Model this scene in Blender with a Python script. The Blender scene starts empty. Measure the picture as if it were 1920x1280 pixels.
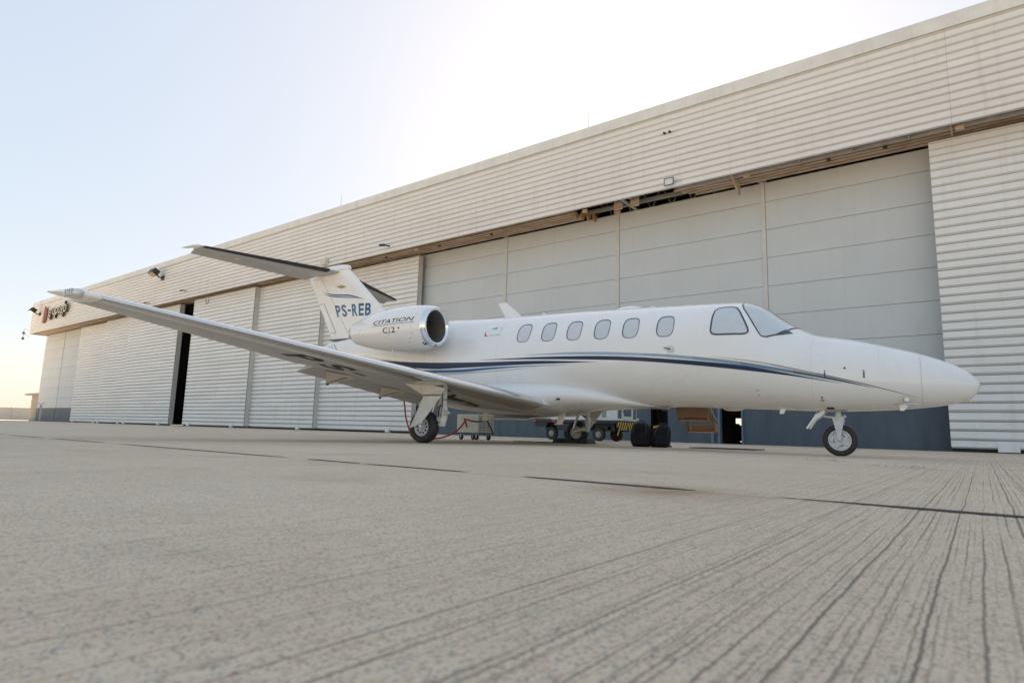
import bpy, bmesh, math, random
from mathutils import Vector, Matrix
random.seed(7)
PI = math.pi
scene = bpy.context.scene
col = scene.collection

# ------------------------------------------------------------------ camera
cam_d = bpy.data.cameras.new('camera'); cam = bpy.data.objects.new('camera', cam_d); col.objects.link(cam)
F_PX = 1150.0
cam_d.sensor_width = 36.0; cam_d.sensor_fit = 'HORIZONTAL'; cam_d.lens = F_PX/1920*36
cam_d.clip_start = 0.02; cam_d.clip_end = 6000
PITCH, ROLL, ANG = 0.14794618, 0.02849229, math.radians(-52.636056)
cp, sp = math.cos(PITCH), math.sin(PITCH)
Fw = Vector((0, cp, sp)); U0 = Vector((0, -sp, cp)); R0 = Vector((1, 0, 0))
Rr = R0*math.cos(ROLL) + U0*math.sin(ROLL); Uu = -R0*math.sin(ROLL) + U0*math.cos(ROLL)
mxv = Vector((math.sin(ANG), math.cos(ANG), 0)); yv = Vector((math.cos(ANG), -math.sin(ANG), 0))
def lev(v): return Vector((-mxv.dot(v), yv.dot(v), v.z))
Rw, Uw, Fo = lev(Rr), lev(Uu), lev(Fw)
M = Matrix(((Rw.x, Uw.x, -Fo.x, 0), (Rw.y, Uw.y, -Fo.y, 0), (Rw.z, Uw.z, -Fo.z, 0.1976), (0, 0, 0, 1)))
cam.matrix_world = M
cam_d.dof.use_dof = True; cam_d.dof.focus_distance = 9.5; cam_d.dof.aperture_fstop = 5.6
scene.camera = cam

# ------------------------------------------------------------------ sky, sun, exposure
SUN_EL, SUN_AZ = math.radians(27.0), math.radians(-25.0)      # azimuth from +Y towards +X
world = bpy.data.worlds.new('World'); scene.world = world; world.use_nodes = True
wn = world.node_tree; wn.nodes.clear()
wo = wn.nodes.new('ShaderNodeOutputWorld'); wb = wn.nodes.new('ShaderNodeBackground')
sky = wn.nodes.new('ShaderNodeTexSky'); sky.sky_type = 'NISHITA'; sky.sun_disc = False
sky.sun_elevation = SUN_EL; sky.sun_rotation = SUN_AZ
sky.air_density = 1.0; sky.dust_density = 1.0; sky.ozone_density = 1.0; sky.altitude = 0
wb.inputs['Strength'].default_value = 0.13
gm = wn.nodes.new('ShaderNodeGamma'); gm.inputs[1].default_value = .18
hs = wn.nodes.new('ShaderNodeHueSaturation'); hs.inputs['Saturation'].default_value = 2.3
wn.links.new(sky.outputs[0], gm.inputs[0]); wn.links.new(gm.outputs[0], hs.inputs['Color']); wm = wn.nodes.new('ShaderNodeMix'); wm.data_type = 'RGBA'; wm.blend_type = 'MULTIPLY'; wm.inputs[0].default_value = 1
wm.inputs[7].default_value = (1.02, .985, .965, 1)      # white balance of the picture
wn.links.new(hs.outputs[0], wm.inputs[6]); wn.links.new(wm.outputs[2], wb.inputs[0]); wn.links.new(wb.outputs[0], wo.inputs[0])
sun_d = bpy.data.lights.new('sun', 'SUN'); sun = bpy.data.objects.new('sun', sun_d); col.objects.link(sun)
sun_d.energy = 5.0; sun_d.angle = math.radians(0.5); sun_d.color = (1.0, 0.84, 0.64)
sd = Vector((math.sin(SUN_AZ)*math.cos(SUN_EL), math.cos(SUN_AZ)*math.cos(SUN_EL), math.sin(SUN_EL)))
sun.rotation_euler = sd.to_track_quat('Z', 'Y').to_euler()
scene.view_settings.view_transform = 'Standard'; scene.view_settings.look = 'None'
scene.view_settings.exposure = 2.48; scene.view_settings.gamma = 1.0

# ------------------------------------------------------------------ materials
def nodes_of(m): m.use_nodes = True; return m.node_tree.nodes, m.node_tree.links
def mat(name, c, rough=0.5, metal=0.0, coat=0.0, noise=0.0, nscale=3.0, bump=0.0, bscale=40.0, c2=None, stretch=None, spec=None, streak=0.0):
    m = bpy.data.materials.new(name); n, l = nodes_of(m); b = n['Principled BSDF']
    b.inputs['Base Color'].default_value = (*c, 1); b.inputs['Roughness'].default_value = rough
    b.inputs['Metallic'].default_value = metal; b.inputs['Coat Weight'].default_value = coat
    b.inputs['Coat Roughness'].default_value = 0.04
    if spec is not None: b.inputs['Specular IOR Level'].default_value = spec
    geo = n.new('ShaderNodeNewGeometry'); vec = geo.outputs['Position']
    if stretch:
        mp = n.new('ShaderNodeMapping'); mp.inputs['Scale'].default_value = stretch
        l.new(vec, mp.inputs[0]); vec = mp.outputs[0]
    if noise > 0:
        t = n.new('ShaderNodeTexNoise'); t.inputs['Scale'].default_value = nscale; t.inputs['Detail'].default_value = 6
        t.inputs['Roughness'].default_value = 0.65
        l.new(vec, t.inputs['Vector'])
        r = n.new('ShaderNodeValToRGB'); r.color_ramp.elements[0].position = 0.35; r.color_ramp.elements[1].position = 0.68
        a = c2 if c2 else tuple(x*(1-noise) for x in c)
        r.color_ramp.elements[0].color = (*a, 1); r.color_ramp.elements[1].color = (*c, 1)
        l.new(t.outputs['Fac'], r.inputs[0]); l.new(r.outputs[0], b.inputs['Base Color'])
        rr = n.new('ShaderNodeMapRange'); rr.inputs['To Min'].default_value = min(1, rough+.12); rr.inputs['To Max'].default_value = max(0, rough-.04)
        l.new(t.outputs['Fac'], rr.inputs[0]); l.new(rr.outputs[0], b.inputs['Roughness'])
    if streak > 0:
        mp2 = n.new('ShaderNodeMapping'); mp2.inputs['Scale'].default_value = (3.5, 3.5, .22); l.new(geo.outputs['Position'], mp2.inputs[0])
        t3 = n.new('ShaderNodeTexNoise'); t3.inputs['Scale'].default_value = 1; t3.inputs['Detail'].default_value = 7; t3.inputs['Roughness'].default_value = .7
        l.new(mp2.outputs[0], t3.inputs['Vector']); r3 = n.new('ShaderNodeValToRGB'); r3.color_ramp.elements[0].position = .52; r3.color_ramp.elements[1].position = .72
        r3.color_ramp.elements[0].color = (1, 1, 1, 1); k_ = 1-streak; r3.color_ramp.elements[1].color = (k_, k_*.985, k_*.95, 1); l.new(t3.outputs['Fac'], r3.inputs[0])
        mx = n.new('ShaderNodeMix'); mx.data_type = 'RGBA'; mx.blend_type = 'MULTIPLY'; mx.inputs[0].default_value = 1
        l.new(r.outputs[0], mx.inputs[6]); l.new(r3.outputs[0], mx.inputs[7]); l.new(mx.outputs[2], b.inputs['Base Color'])
    if bump > 0:
        t2 = n.new('ShaderNodeTexNoise'); t2.inputs['Scale'].default_value = bscale; t2.inputs['Detail'].default_value = 4
        l.new(vec, t2.inputs['Vector'])
        bp = n.new('ShaderNodeBump'); bp.inputs['Strength'].default_value = bump; bp.inputs['Distance'].default_value = 0.01
        l.new(t2.outputs['Fac'], bp.inputs['Height']); l.new(bp.outputs[0], b.inputs['Normal'])
    return m

MAT = {}
MAT['paint'] = mat('white_aircraft_paint', (.80, .80, .79), .22, coat=.6, noise=.04, nscale=1.5)
MAT['paint_cream'] = mat('cream_primer_paint', (.72, .68, .58), .4, noise=.15, nscale=6)
MAT['underside'] = mat('wing_underside_shade', (.50, .50, .49), .35, noise=.10, nscale=2.0, stretch=(1, 4, 1))  # the white paint darkened for the shade under wings and tailplane
MAT['polished'] = mat('polished_aluminium', (.70, .70, .70), .13, metal=1.0, noise=.05, nscale=4)
MAT['lip'] = mat('chromed_inlet_lip', (.80, .80, .82), .16, metal=1.0)
MAT['boot'] = mat('black_rubber_boot', (.025, .027, .03), .38, noise=.3, nscale=9)
MAT['navy'] = mat('navy_stripe', (.006, .030, .085), .35, coat=.08, spec=.3)
MAT['midblue'] = mat('mid_blue_stripe', (.04, .14, .30), .35, coat=.08)
MAT['lightblue'] = mat('light_blue_stripe', (.24, .40, .53), .3, coat=.1)
MAT['silver'] = mat('silver_beige_stripe', (.45, .42, .37), .3, metal=.3)
MAT['regblue'] = mat('registration_blue', (.03, .10, .22), .2, coat=.5)
MAT['black'] = mat('black_lettering', (.02, .02, .022), .4)
MAT['darkgrey'] = mat('dark_grey_lettering', (.015, .015, .015), .6)
MAT['seam'] = mat('panel_seam_grey', (.56, .56, .54), .6)
MAT['shade'] = mat('window_shade_behind_glass', (.56, .60, .63), .06, coat=1.0, noise=.1, nscale=3)
MAT['shade_b'] = mat('lilac_window_shade', (.58, .58, .62), .06, coat=1.0)
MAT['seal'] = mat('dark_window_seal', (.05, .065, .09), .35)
MAT['gear'] = mat('gear_white_enamel', (.70, .72, .70), .35, noise=.25, nscale=9, c2=(.55, .53, .47))
MAT['steel'] = mat('bare_steel', (.55, .55, .54), .28, metal=1.0, noise=.2, nscale=20)
MAT['rubber'] = mat('tyre_rubber', (.018, .018, .018), .62, noise=.3, nscale=12, c2=(.035, .032, .03))
MAT['hubwhite'] = mat('wheel_hub_paint', (.68, .70, .72), .32, noise=.25, nscale=18)
MAT['bronze'] = mat('duct_bronze', (.21, .20, .18), .5, metal=.3, noise=.3, nscale=5)
MAT['dark'] = mat('dark_recess', (.02, .018, .016), .8)
MAT['wellbrown'] = mat('wheel_well_brown', (.10, .06, .035), .6, noise=.6, nscale=9)
MAT['step'] = mat('tan_stair_panel', (.48, .31, .19), .6, noise=.12, nscale=8)
MAT['stepdark'] = mat('brown_stair_side', (.28, .165, .09), .6, noise=.12, nscale=8)
MAT['glass'] = mat('lamp_glass', (.55, .58, .6), .05, coat=1.0)
MAT['gold'] = mat('gold_emblem', (.45, .33, .14), .35, metal=.5)
MAT['redmark'] = mat('red_mark', (.50, .05, .06), .5)
# hangar
MAT['sheet'] = mat('painted_corrugated_sheet', (.72, .72, .71), .45, noise=.10, nscale=.55, stretch=(.25, 1, 3), bump=.05, bscale=3, streak=0.10)
MAT['sheet_b'] = mat('painted_corrugated_sheet_aged', (.715, .715, .70), .5, noise=.10, nscale=.7, stretch=(.3, 1, 2.5), bump=.05, bscale=3, streak=0.10)
MAT['door'] = mat('painted_door_sheet', (.76, .775, .775), .42, noise=.10, nscale=.8, stretch=(.3, 1, 2), bump=.05, bscale=3, streak=0.10)
MAT['valley_shade'] = mat('dust_brown_valley_shade', (.36, .325, .265), .75, noise=.3, nscale=2, stretch=(.3, 1, 1))  # thin groove shadows, with some dust, painted into the fascia rib valleys
MAT['valley_shade_door'] = mat('dusty_grey_valley_shade', (.36, .36, .34), .75, noise=.3, nscale=2, stretch=(.3, 1, 1))  # the same painted groove shadow and dust, greyer, for the door leaves
MAT['trim'] = mat('roof_trim', (.70, .70, .68), .5, noise=.14, nscale=1.2, streak=0.10)
MAT['panel'] = mat('grey_insulated_panel', (.545, .585, .605), .55, noise=.06, nscale=.35, bump=.03, bscale=2, streak=0.04)
MAT['base'] = mat('blue_grey_plinth', (.075, .105, .135), .55, noise=.22, nscale=1.3, stretch=(2, 1, .6), bump=.15, bscale=18)
MAT['frame'] = mat('door_frame_paint', (.60, .59, .56), .45, noise=.15, nscale=2)
MAT['rail'] = mat('tan_steel_rail', (.66, .54, .42), .5, noise=.4, nscale=3, c2=(.40, .29, .20), stretch=(.3, 1, 1))
MAT['railgrey'] = mat('grey_steel_beam', (.50, .48, .47), .5, noise=.25, nscale=3)
MAT['steelwork'] = mat('interior_steelwork', (.35, .33, .30), .6)
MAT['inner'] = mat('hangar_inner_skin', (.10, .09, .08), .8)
MAT['orange'] = mat('rusty_bracket', (.55, .33, .16), .6, noise=.5, nscale=12)
MAT['bluedoor'] = mat('blue_door_frame', (.13, .20, .27), .45, noise=.2, nscale=4)
MAT['concrete_wall'] = mat('concrete_block_wall', (.42, .38, .33), .85, noise=.35, nscale=4, bump=.3, bscale=20)
MAT['fence'] = mat('hazed_precast_wall', (.60, .54, .47), .8, noise=.12, nscale=1)  # distant haze and flare put into the wall's pale colour
# equipment
MAT['equip'] = mat('equipment_white', (.66, .69, .68), .4, noise=.15, nscale=5)
MAT['equip_cream'] = mat('equipment_cream', (.62, .62, .54), .45, noise=.2, nscale=8)
MAT['equip_dark'] = mat('equipment_black', (.022, .024, .028), .5, noise=.3, nscale=6)
MAT['winglass'] = mat('cab_window', (.16, .2, .2), .08, coat=1, noise=.4, nscale=7)
MAT['yellow'] = mat('chevron_yellow', (.62, .42, .04), .5, noise=.2, nscale=9)
MAT['redlight'] = mat('red_tail_lamp', (.5, .02, .05), .2)
MAT['redcable'] = mat('red_cable', (.45, .03, .025), .45, noise=.3, nscale=10)
MAT['blackcable'] = mat('black_cable', (.02, .02, .022), .5)
MAT['cloth'] = mat('dark_cloth', (.005, .005, .007), .9, noise=.5, nscale=14, bump=.3, bscale=60, spec=.2)
MAT['bag'] = mat('dark_navy_bag', (.006, .008, .014), .8, noise=.5, nscale=10, bump=.4, bscale=35)
MAT['bagtrim'] = mat('bag_trim', (.03, .035, .05), .5)
MAT['skin'] = mat('skin', (.42, .26, .19), .5)
MAT['hair'] = mat('dark_hair', (.02, .014, .01), .6)
MAT['mat'] = mat('navy_door_mat', (.03, .045, .10), .9, noise=.6, nscale=25, bump=.5, bscale=80)
MAT['chock'] = mat('chock_rubber', (.04, .043, .048), .7, noise=.4, nscale=12)
MAT['sealant'] = mat('joint_sealant', (.035, .033, .03), .75, noise=.5, nscale=40, bump=.6, bscale=120)
MAT['filler'] = mat('joint_filler_grit', (.30, .26, .21), .9, noise=.3, nscale=60, bump=.5, bscale=150)
MAT['weed'] = mat('dry_weed', (.16, .17, .07), .7)
MAT['lampblack'] = mat('lamp_black', (.03, .03, .033), .5)
MAT['lampglass'] = mat('lamp_amber_glass', (.55, .45, .25), .15, coat=1)

def concrete_mat():
    m = bpy.data.materials.new('ribbed_apron_concrete'); n, l = nodes_of(m); b = n['Principled BSDF']
    b.inputs['Roughness'].default_value = .85; b.inputs['Specular IOR Level'].default_value = .3
    geo = n.new('ShaderNodeNewGeometry'); sep = n.new('ShaderNodeSeparateXYZ'); l.new(geo.outputs['Position'], sep.inputs[0])
    def noise(scale, detail=4, vec=None, rough=.6):
        t = n.new('ShaderNodeTexNoise'); t.inputs['Scale'].default_value = scale; t.inputs['Detail'].default_value = detail
        t.inputs['Roughness'].default_value = rough
        l.new(vec if vec is not None else geo.outputs['Position'], t.inputs['Vector']); return t.outputs['Fac']
    def math_(op, a, b_=None, c=None, clamp=False):
        x = n.new('ShaderNodeMath'); x.operation = op; x.use_clamp = clamp
        for i, v in enumerate((a, b_, c)):
            if v is None: continue
            if isinstance(v, (int, float)): x.inputs[i].default_value = v
            else: l.new(v, x.inputs[i])
        return x.outputs[0]
    def ramp(f, p0, c0, p1, c1):
        r = n.new('ShaderNodeValToRGB'); e = r.color_ramp.elements
        e[0].position = p0; e[0].color = (*c0, 1) if not isinstance(c0, float) else (c0, c0, c0, 1)
        e[1].position = p1; e[1].color = (*c1, 1) if not isinstance(c1, float) else (c1, c1, c1, 1)
        l.new(f, r.inputs[0]); return r.outputs[0]
    def mix(bt, fac, a, c):
        x = n.new('ShaderNodeMix'); x.data_type = 'RGBA'; x.blend_type = bt
        if isinstance(fac, float): x.inputs[0].default_value = fac
        else: l.new(fac, x.inputs[0])
        for i, v in ((6, a), (7, c)):
            if isinstance(v, tuple): x.inputs[i].default_value = (*v, 1)
            else: l.new(v, x.inputs[i])
        return x.outputs[2]
    # broad tone, stains
    base = ramp(noise(.5, 6), .3, (.71, .575, .425), .7, (.82, .69, .525))
    cs_ = n.new('ShaderNodeCombineXYZ'); l.new(math_('MULTIPLY', sep.outputs[0], 130), cs_.inputs[0]); l.new(math_('MULTIPLY', sep.outputs[1], 9), cs_.inputs[1])
    streak = noise(1.0, 3, cs_.outputs[0]); base = mix('MULTIPLY', .8, base, ramp(streak, .30, .70, .48, 1.0))
    rust = ramp(noise(1.1, 4), .56, 0., .75, .55); base = mix('MIX', rust, base, (.50, .36, .25))
    vd = n.new('ShaderNodeVectorMath'); vd.operation = 'DISTANCE'; l.new(geo.outputs['Position'], vd.inputs[0]); vd.inputs[1].default_value = (-.95, 2.22, 0)
    spot = math_('SUBTRACT', 1.0, math_('DIVIDE', vd.outputs['Value'], .42), clamp=True); spot = math_('MULTIPLY', spot, math_('MULTIPLY', noise(6, 4), 1.7), clamp=True)
    base = mix('MIX', spot, base, (.42, .27, .16))
    base = mix('MULTIPLY', 1.0, base, ramp(noise(.75, 3), .62, 1.0, .74, .80))
    base = mix('MULTIPLY', .6, base, ramp(noise(2.4, 5), .3, .90, .62, 1.0))
    # aggregate speckle
    vor = n.new('ShaderNodeTexVoronoi'); vor.inputs['Scale'].default_value = 260; l.new(geo.outputs['Position'], vor.inputs['Vector'])
    vs = n.new('ShaderNodeSeparateColor'); l.new(vor.outputs['Color'], vs.inputs[0])
    agg = mix('MIX', ramp(vs.outputs[0], .66, 0., .74, 1.), base, ramp(vs.outputs[1], .25, (.20, .205, .21), .75, (.62, .40, .25)))
    agg = mix('MIX', .62, base, agg)
    fine = noise(800, 2, rough=.6)
    agg = mix('MULTIPLY', .85, agg, ramp(fine, .36, .62, .54, 1.0))
    pits = noise(210, 2, rough=.6)
    agg = mix('MULTIPLY', .65, agg, ramp(pits, .27, .30, .35, 1.0))
    # grooves running along Y: irregular, wandering, broken
    wob = noise(.8, 2)
    u = math_('ADD', sep.outputs[0], math_('MULTIPLY', math_('SUBTRACT', wob, .5), .035))
    u = math_('ADD', u, math_('MULTIPLY', math_('SUBTRACT', noise(45, 3), .5), .007))
    def lines(fu, fy, off):
        cmb = n.new('ShaderNodeCombineXYZ'); l.new(math_('MULTIPLY', u, fu), cmb.inputs[0])
        l.new(math_('MULTIPLY', sep.outputs[1], fy), cmb.inputs[1]); cmb.inputs[2].default_value = off
        t = n.new('ShaderNodeTexNoise'); t.inputs['Scale'].default_value = 1; t.inputs['Detail'].default_value = 1.5
        l.new(cmb.outputs[0], t.inputs['Vector']); return t.outputs['Fac']
    def strokes(cell, wmin, wmax, prob, fy, seed):
        uu = math_('DIVIDE', u, cell); idn = math_('FLOOR', uu); fr = math_('FRACT', uu)
        w1 = n.new('ShaderNodeTexWhiteNoise'); w1.noise_dimensions = '1D'; l.new(math_('ADD', idn, seed), w1.inputs['W'])
        sc = n.new('ShaderNodeSeparateColor'); l.new(w1.outputs['Color'], sc.inputs[0])
        d = math_('MULTIPLY', math_('ABSOLUTE', math_('SUBTRACT', fr, math_('MULTIPLY_ADD', sc.outputs[0], .7, .15))), cell)
        wd = math_('MULTIPLY_ADD', sc.outputs[1], wmax-wmin, wmin)
        cmb = n.new('ShaderNodeCombineXYZ'); l.new(math_('MULTIPLY', idn, 3.17), cmb.inputs[0]); l.new(math_('MULTIPLY', sep.outputs[1], fy), cmb.inputs[1]); cmb.inputs[2].default_value = seed
        t = n.new('ShaderNodeTexNoise'); t.inputs['Scale'].default_value = 1; t.inputs['Detail'].default_value = 3; l.new(cmb.outputs[0], t.inputs['Vector'])
        amp = ramp(math_('ADD', t.outputs['Fac'], math_('MULTIPLY', sc.outputs[2], prob)), .42, 0., .72, 1.)
        return math_('MULTIPLY', math_('SUBTRACT', 1.0, math_('DIVIDE', d, math_('MULTIPLY', wd, math_('MULTIPLY_ADD', amp, .7, .3))), clamp=True), amp)
    # grooves are deep only in the lane to the right of x = -0.6
    mr = n.new('ShaderNodeMapRange'); mr.interpolation_type = 'SMOOTHSTEP'
    l.new(math_('ADD', sep.outputs[0], math_('MULTIPLY', math_('SUBTRACT', noise(.6, 2), .5), .6)), mr.inputs[0])
    mr.inputs[1].default_value = -.85; mr.inputs[2].default_value = -.25; mr.inputs[3].default_value = .30; mr.inputs[4].default_value = 1.0
    g = math_('POWER', strokes(.075, .0015, .0048, .30, .8, 3.3), .6)
    g2 = math_('MULTIPLY', math_('POWER', strokes(.027, .001, .0028, .15, 1.6, 11.7), .7), .85)
    g3 = math_('MULTIPLY', strokes(.017, .0012, .0025, .10, 3.0, 27.1), .55)
    G = math_('MULTIPLY', math_('MAXIMUM', math_('MAXIMUM', g, g2), g3), mr.outputs[0], clamp=True)
    colr = mix('MIX', math_('MULTIPLY', G, .82), agg, (.085, .075, .065))
    # rusty stain by the joint
    l.new(colr, b.inputs['Base Color'])
    h = math_('SUBTRACT', math_('ADD', math_('MULTIPLY', fine, .35), math_('MULTIPLY', pits, .5)), math_('MULTIPLY', G, 1.2))
    bp = n.new('ShaderNodeBump'); bp.inputs['Strength'].default_value = .55; bp.inputs['Distance'].default_value = .004
    l.new(h, bp.inputs['Height']); l.new(bp.outputs[0], b.inputs['Normal'])
    return m
MAT['concrete'] = concrete_mat()
MAT['land'] = mat('dry_ground_beyond', (.30, .26, .20), .95, noise=.3, nscale=.05)

# ------------------------------------------------------------------ helpers
def tag(o, label=None, cat=None, group=None, kind=None):
    if label: o['label'] = label
    if cat: o['category'] = cat
    if group: o['group'] = group
    if kind: o['kind'] = kind
    return o
def empty(name, loc=(0, 0, 0), rz=0, label=None, cat=None, group=None):
    o = bpy.data.objects.new(name, None); col.objects.link(o); o.location = loc; o.rotation_euler = (0, 0, rz)
    o.empty_display_size = .1
    return tag(o, label, cat, group)
class MB:
    def __init__(s): s.v = []; s.f = []; s.mi = []
    def add(s, vs, fs, mi=0):
        b = len(s.v); s.v += [tuple(v) for v in vs]; s.f += [tuple(i+b for i in f) for f in fs]; s.mi += [mi]*len(fs); return s
    def box(s, x0, x1, y0, y1, z0, z1, mi=0):
        vs = [(x, y, z) for z in (z0, z1) for y in (y0, y1) for x in (x0, x1)]
        return s.add(vs, [(0, 2, 3, 1), (4, 5, 7, 6), (0, 1, 5, 4), (2, 6, 7, 3), (0, 4, 6, 2), (1, 3, 7, 5)], mi)
    def obox(s, c, ax, ay, az, mi=0):
        c, ax, ay, az = map(Vector, (c, ax, ay, az)); vs = [c+ax*i+ay*j+az*k for k in (-1, 1) for j in (-1, 1) for i in (-1, 1)]
        return s.add(vs, [(0, 2, 3, 1), (4, 5, 7, 6), (0, 1, 5, 4), (2, 6, 7, 3), (0, 4, 6, 2), (1, 3, 7, 5)], mi)
    def tube(s, path, r, n=10, caps=True, mi=0):
        path = [Vector(p) for p in path]; rs = r if isinstance(r, (list, tuple)) else [r]*len(path)
        up = Vector((0, 0, 1)); rings = []; prev = None
        for i, p in enumerate(path):
            d = (path[min(i+1, len(path)-1)]-path[max(i-1, 0)]).normalized()
            if prev is None:
                a = d.cross(up)
                if a.length < 1e-3: a = d.cross(Vector((1, 0, 0)))
            else: a = prev - d*prev.dot(d)
            a.normalize(); prev = a; b = d.cross(a)
            rings.append([p + (a*math.cos(2*PI*k/n)+b*math.sin(2*PI*k/n))*rs[i] for k in range(n)])
        return s.loft(rings, caps, mi)
    def loft(s, rings, caps=True, mi=0, closed=True):
        n = len(rings[0]); vs = [v for r in rings for v in r]; fs = []
        for i in range(len(rings)-1):
            for k in range(n if closed else n-1):
                k2 = (k+1) % n; fs.append((i*n+k, i*n+k2, (i+1)*n+k2, (i+1)*n+k))
        if caps: fs.append(tuple(range(n-1, -1, -1))); fs.append(tuple((len(rings)-1)*n+k for k in range(n)))
        return s.add(vs, fs, mi)
    def lathe(s, c, ax, prof, n=32, mi=0, caps=False):
        # prof: list of (along axis, radius)
        c, ax = Vector(c), Vector(ax).normalized(); a = ax.cross(Vector((0, 0, 1)))
        if a.length < 1e-3: a = Vector((1, 0, 0))
        a.normalize(); b = ax.cross(a)
        rings = [[c+ax*t+(a*math.cos(2*PI*k/n)+b*math.sin(2*PI*k/n))*r for k in range(n)] for t, r in prof]
        return s.loft(rings, caps, mi)
    def prism(s, poly, d, mi=0):
        # poly: 3-D points, extruded by vector d
        d = Vector(d); n = len(poly); a = [Vector(p) for p in poly]; b = [p+d for p in a]
        return s.add(a+b, [tuple(range(n))[::-1], tuple(range(n, 2*n))]+[(k, (k+1) % n, n+(k+1) % n, n+k) for k in range(n)], mi)
    def mesh(s, name, mats, smooth=35):
        me = bpy.data.meshes.new(name); me.from_pydata(s.v, [], s.f)
        for m in (mats if isinstance(mats, (list, tuple)) else [mats]): me.materials.append(m)
        if any(s.mi):
            for p, i in zip(me.polygons, s.mi): p.material_index = i
        bm = bmesh.new(); bm.from_mesh(me); bmesh.ops.remove_doubles(bm, verts=bm.verts, dist=1e-5)
        bmesh.ops.recalc_face_normals(bm, faces=bm.faces); bm.to_mesh(me); bm.free()
        if smooth:
            for p in me.polygons: p.use_smooth = True
            me.set_sharp_from_angle(angle=math.radians(smooth))
        return me
    def build(s, name, mats, parent=None, smooth=35, bevel=0):
        return link(name, s.mesh(name, mats, smooth), parent, bevel)
def link(name, me, parent=None, bevel=0):
    o = bpy.data.objects.new(name, me); col.objects.link(o)
    if parent: o.parent = parent
    if bevel:
        b = o.modifiers.new('bevel', 'BEVEL'); b.width = bevel; b.segments = 2; b.limit_method = 'ANGLE'; b.harden_normals = False
    return o
def children(o): return [c for c in col.objects if c.parent == o]
def copy_tree(o, parent=None):
    c = o.copy(); col.objects.link(c); c.parent = parent
    for ch in children(o): copy_tree(ch, c)
    return c
def pchip(T, x):
    xs = [a for a, _ in T]; ys = [b for _, b in T]; n = len(xs)
    if x <= xs[0]: return ys[0]
    if x >= xs[-1]: return ys[-1]
    i = 0
    while xs[i+1] < x: i += 1
    def d(k):
        if k == 0: return (ys[1]-ys[0])/(xs[1]-xs[0])
        if k == n-1: return (ys[-1]-ys[-2])/(xs[-1]-xs[-2])
        a = (ys[k]-ys[k-1])/(xs[k]-xs[k-1]); b = (ys[k+1]-ys[k])/(xs[k+1]-xs[k])
        if a*b <= 0: return 0.
        h0 = xs[k]-xs[k-1]; h1 = xs[k+1]-xs[k]; w1 = 2*h1+h0; w2 = h1+2*h0
        return (w1+w2)/(w1/a+w2/b)
    h = xs[i+1]-xs[i]; t = (x-xs[i])/h
    return ys[i]*(2*t**3-3*t*t+1)+d(i)*h*(t**3-2*t*t+t)+ys[i+1]*(3*t*t-2*t**3)+d(i+1)*h*(t**3-t*t)
def text_geo(txt, size=1.0, shear=0.0, fatten=0.0, depth=0.0):
    cu = bpy.data.curves.new('t', 'FONT'); cu.body = txt; cu.size = size; cu.shear = shear; cu.offset = fatten; cu.extrude = depth
    cu.resolution_u = 4
    o = bpy.data.objects.new('t', cu); col.objects.link(o)
    dg = bpy.context.evaluated_depsgraph_get(); dg.update(); me = bpy.data.meshes.new_from_object(o.evaluated_get(dg))
    bpy.data.objects.remove(o); bpy.data.curves.remove(cu)
    return me
def text_bounds(me):
    xs = [v.co.x for v in me.vertices]; ys = [v.co.y for v in me.vertices]
    return min(xs), max(xs), min(ys), max(ys)
def map_text(name, txt, fn, mats, parent, cuts=0.0, shear=0.0, fatten=0.0, flip=False):
    # normalised text: u 0..1 over its width, v 0..1 over its height -> fn(u, v)
    me = text_geo(txt, 1.0, shear, fatten); x0, x1, y0, y1 = text_bounds(me)
    bm = bmesh.new(); bm.from_mesh(me)
    if cuts:
        k = int((y1-y0)/cuts)
        for i in range(1, k+1):
            bmesh.ops.bisect_plane(bm, geom=bm.verts[:]+bm.edges[:]+bm.faces[:], plane_co=(0, y0+i*cuts, 0), plane_no=(0, 1, 0))
    for v in bm.verts: v.co = Vector(fn((v.co.x-x0)/(x1-x0), (v.co.y-y0)/(y1-y0)))
    bmesh.ops.recalc_face_normals(bm, faces=bm.faces); bm.to_mesh(me); bm.free()
    me.name = name; me.materials.clear(); me.materials.append(mats)
    return link(name, me, parent)

# ================================================================== SETTING
# ground far out
g = MB(); g.add([(-3000, -3000, -.035), (3000, -3000, -.035), (3000, 3000, -.035), (-3000, 3000, -.035)], [(0, 1, 2, 3)])
ground = g.build('ground', MAT['land'], smooth=0); tag(ground, kind='structure')
# apron: cast slabs, 5 m bays, joints open between them
apron = empty('apron'); tag(apron, kind='structure')
XJ = [-2.84+5.0*k for k in range(-34, 9)]; YJ = [-44.7, -37.7, -32.7, -27.7, -22.7, -17.7, -12.7, -7.7, -2.70, 2.33, 7.33, 12.33, 17.33, 22.33, 27.33]
slab_cache = {}
def slab(x0, x1, y0, y1):
    w, d = round(x1-x0, 3), round(y1-y0, 3)
    if (w, d) not in slab_cache:
        b = MB(); e = .006
        b.add([(0, 0, -.03), (w, 0, -.03), (w, d, -.03), (0, d, -.03), (0, 0, -e), (w, 0, -e), (w, d, -e), (0, d, -e),
               (e, e, 0), (w-e, e, 0), (w-e, d-e, 0), (e, d-e, 0)],
              [(0, 1, 5, 4), (1, 2, 6, 5), (2, 3, 7, 6), (3, 0, 4, 7), (4, 5, 9, 8), (5, 6, 10, 9), (6, 7, 11, 10), (7, 4, 8, 11), (8, 9, 10, 11)])
        slab_cache[(w, d)] = b.mesh('concrete_slab', MAT['concrete'], 0)
    o = link('concrete_slab', slab_cache[(w, d)], apron); o.location = (x0, y0, 0)
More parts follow.
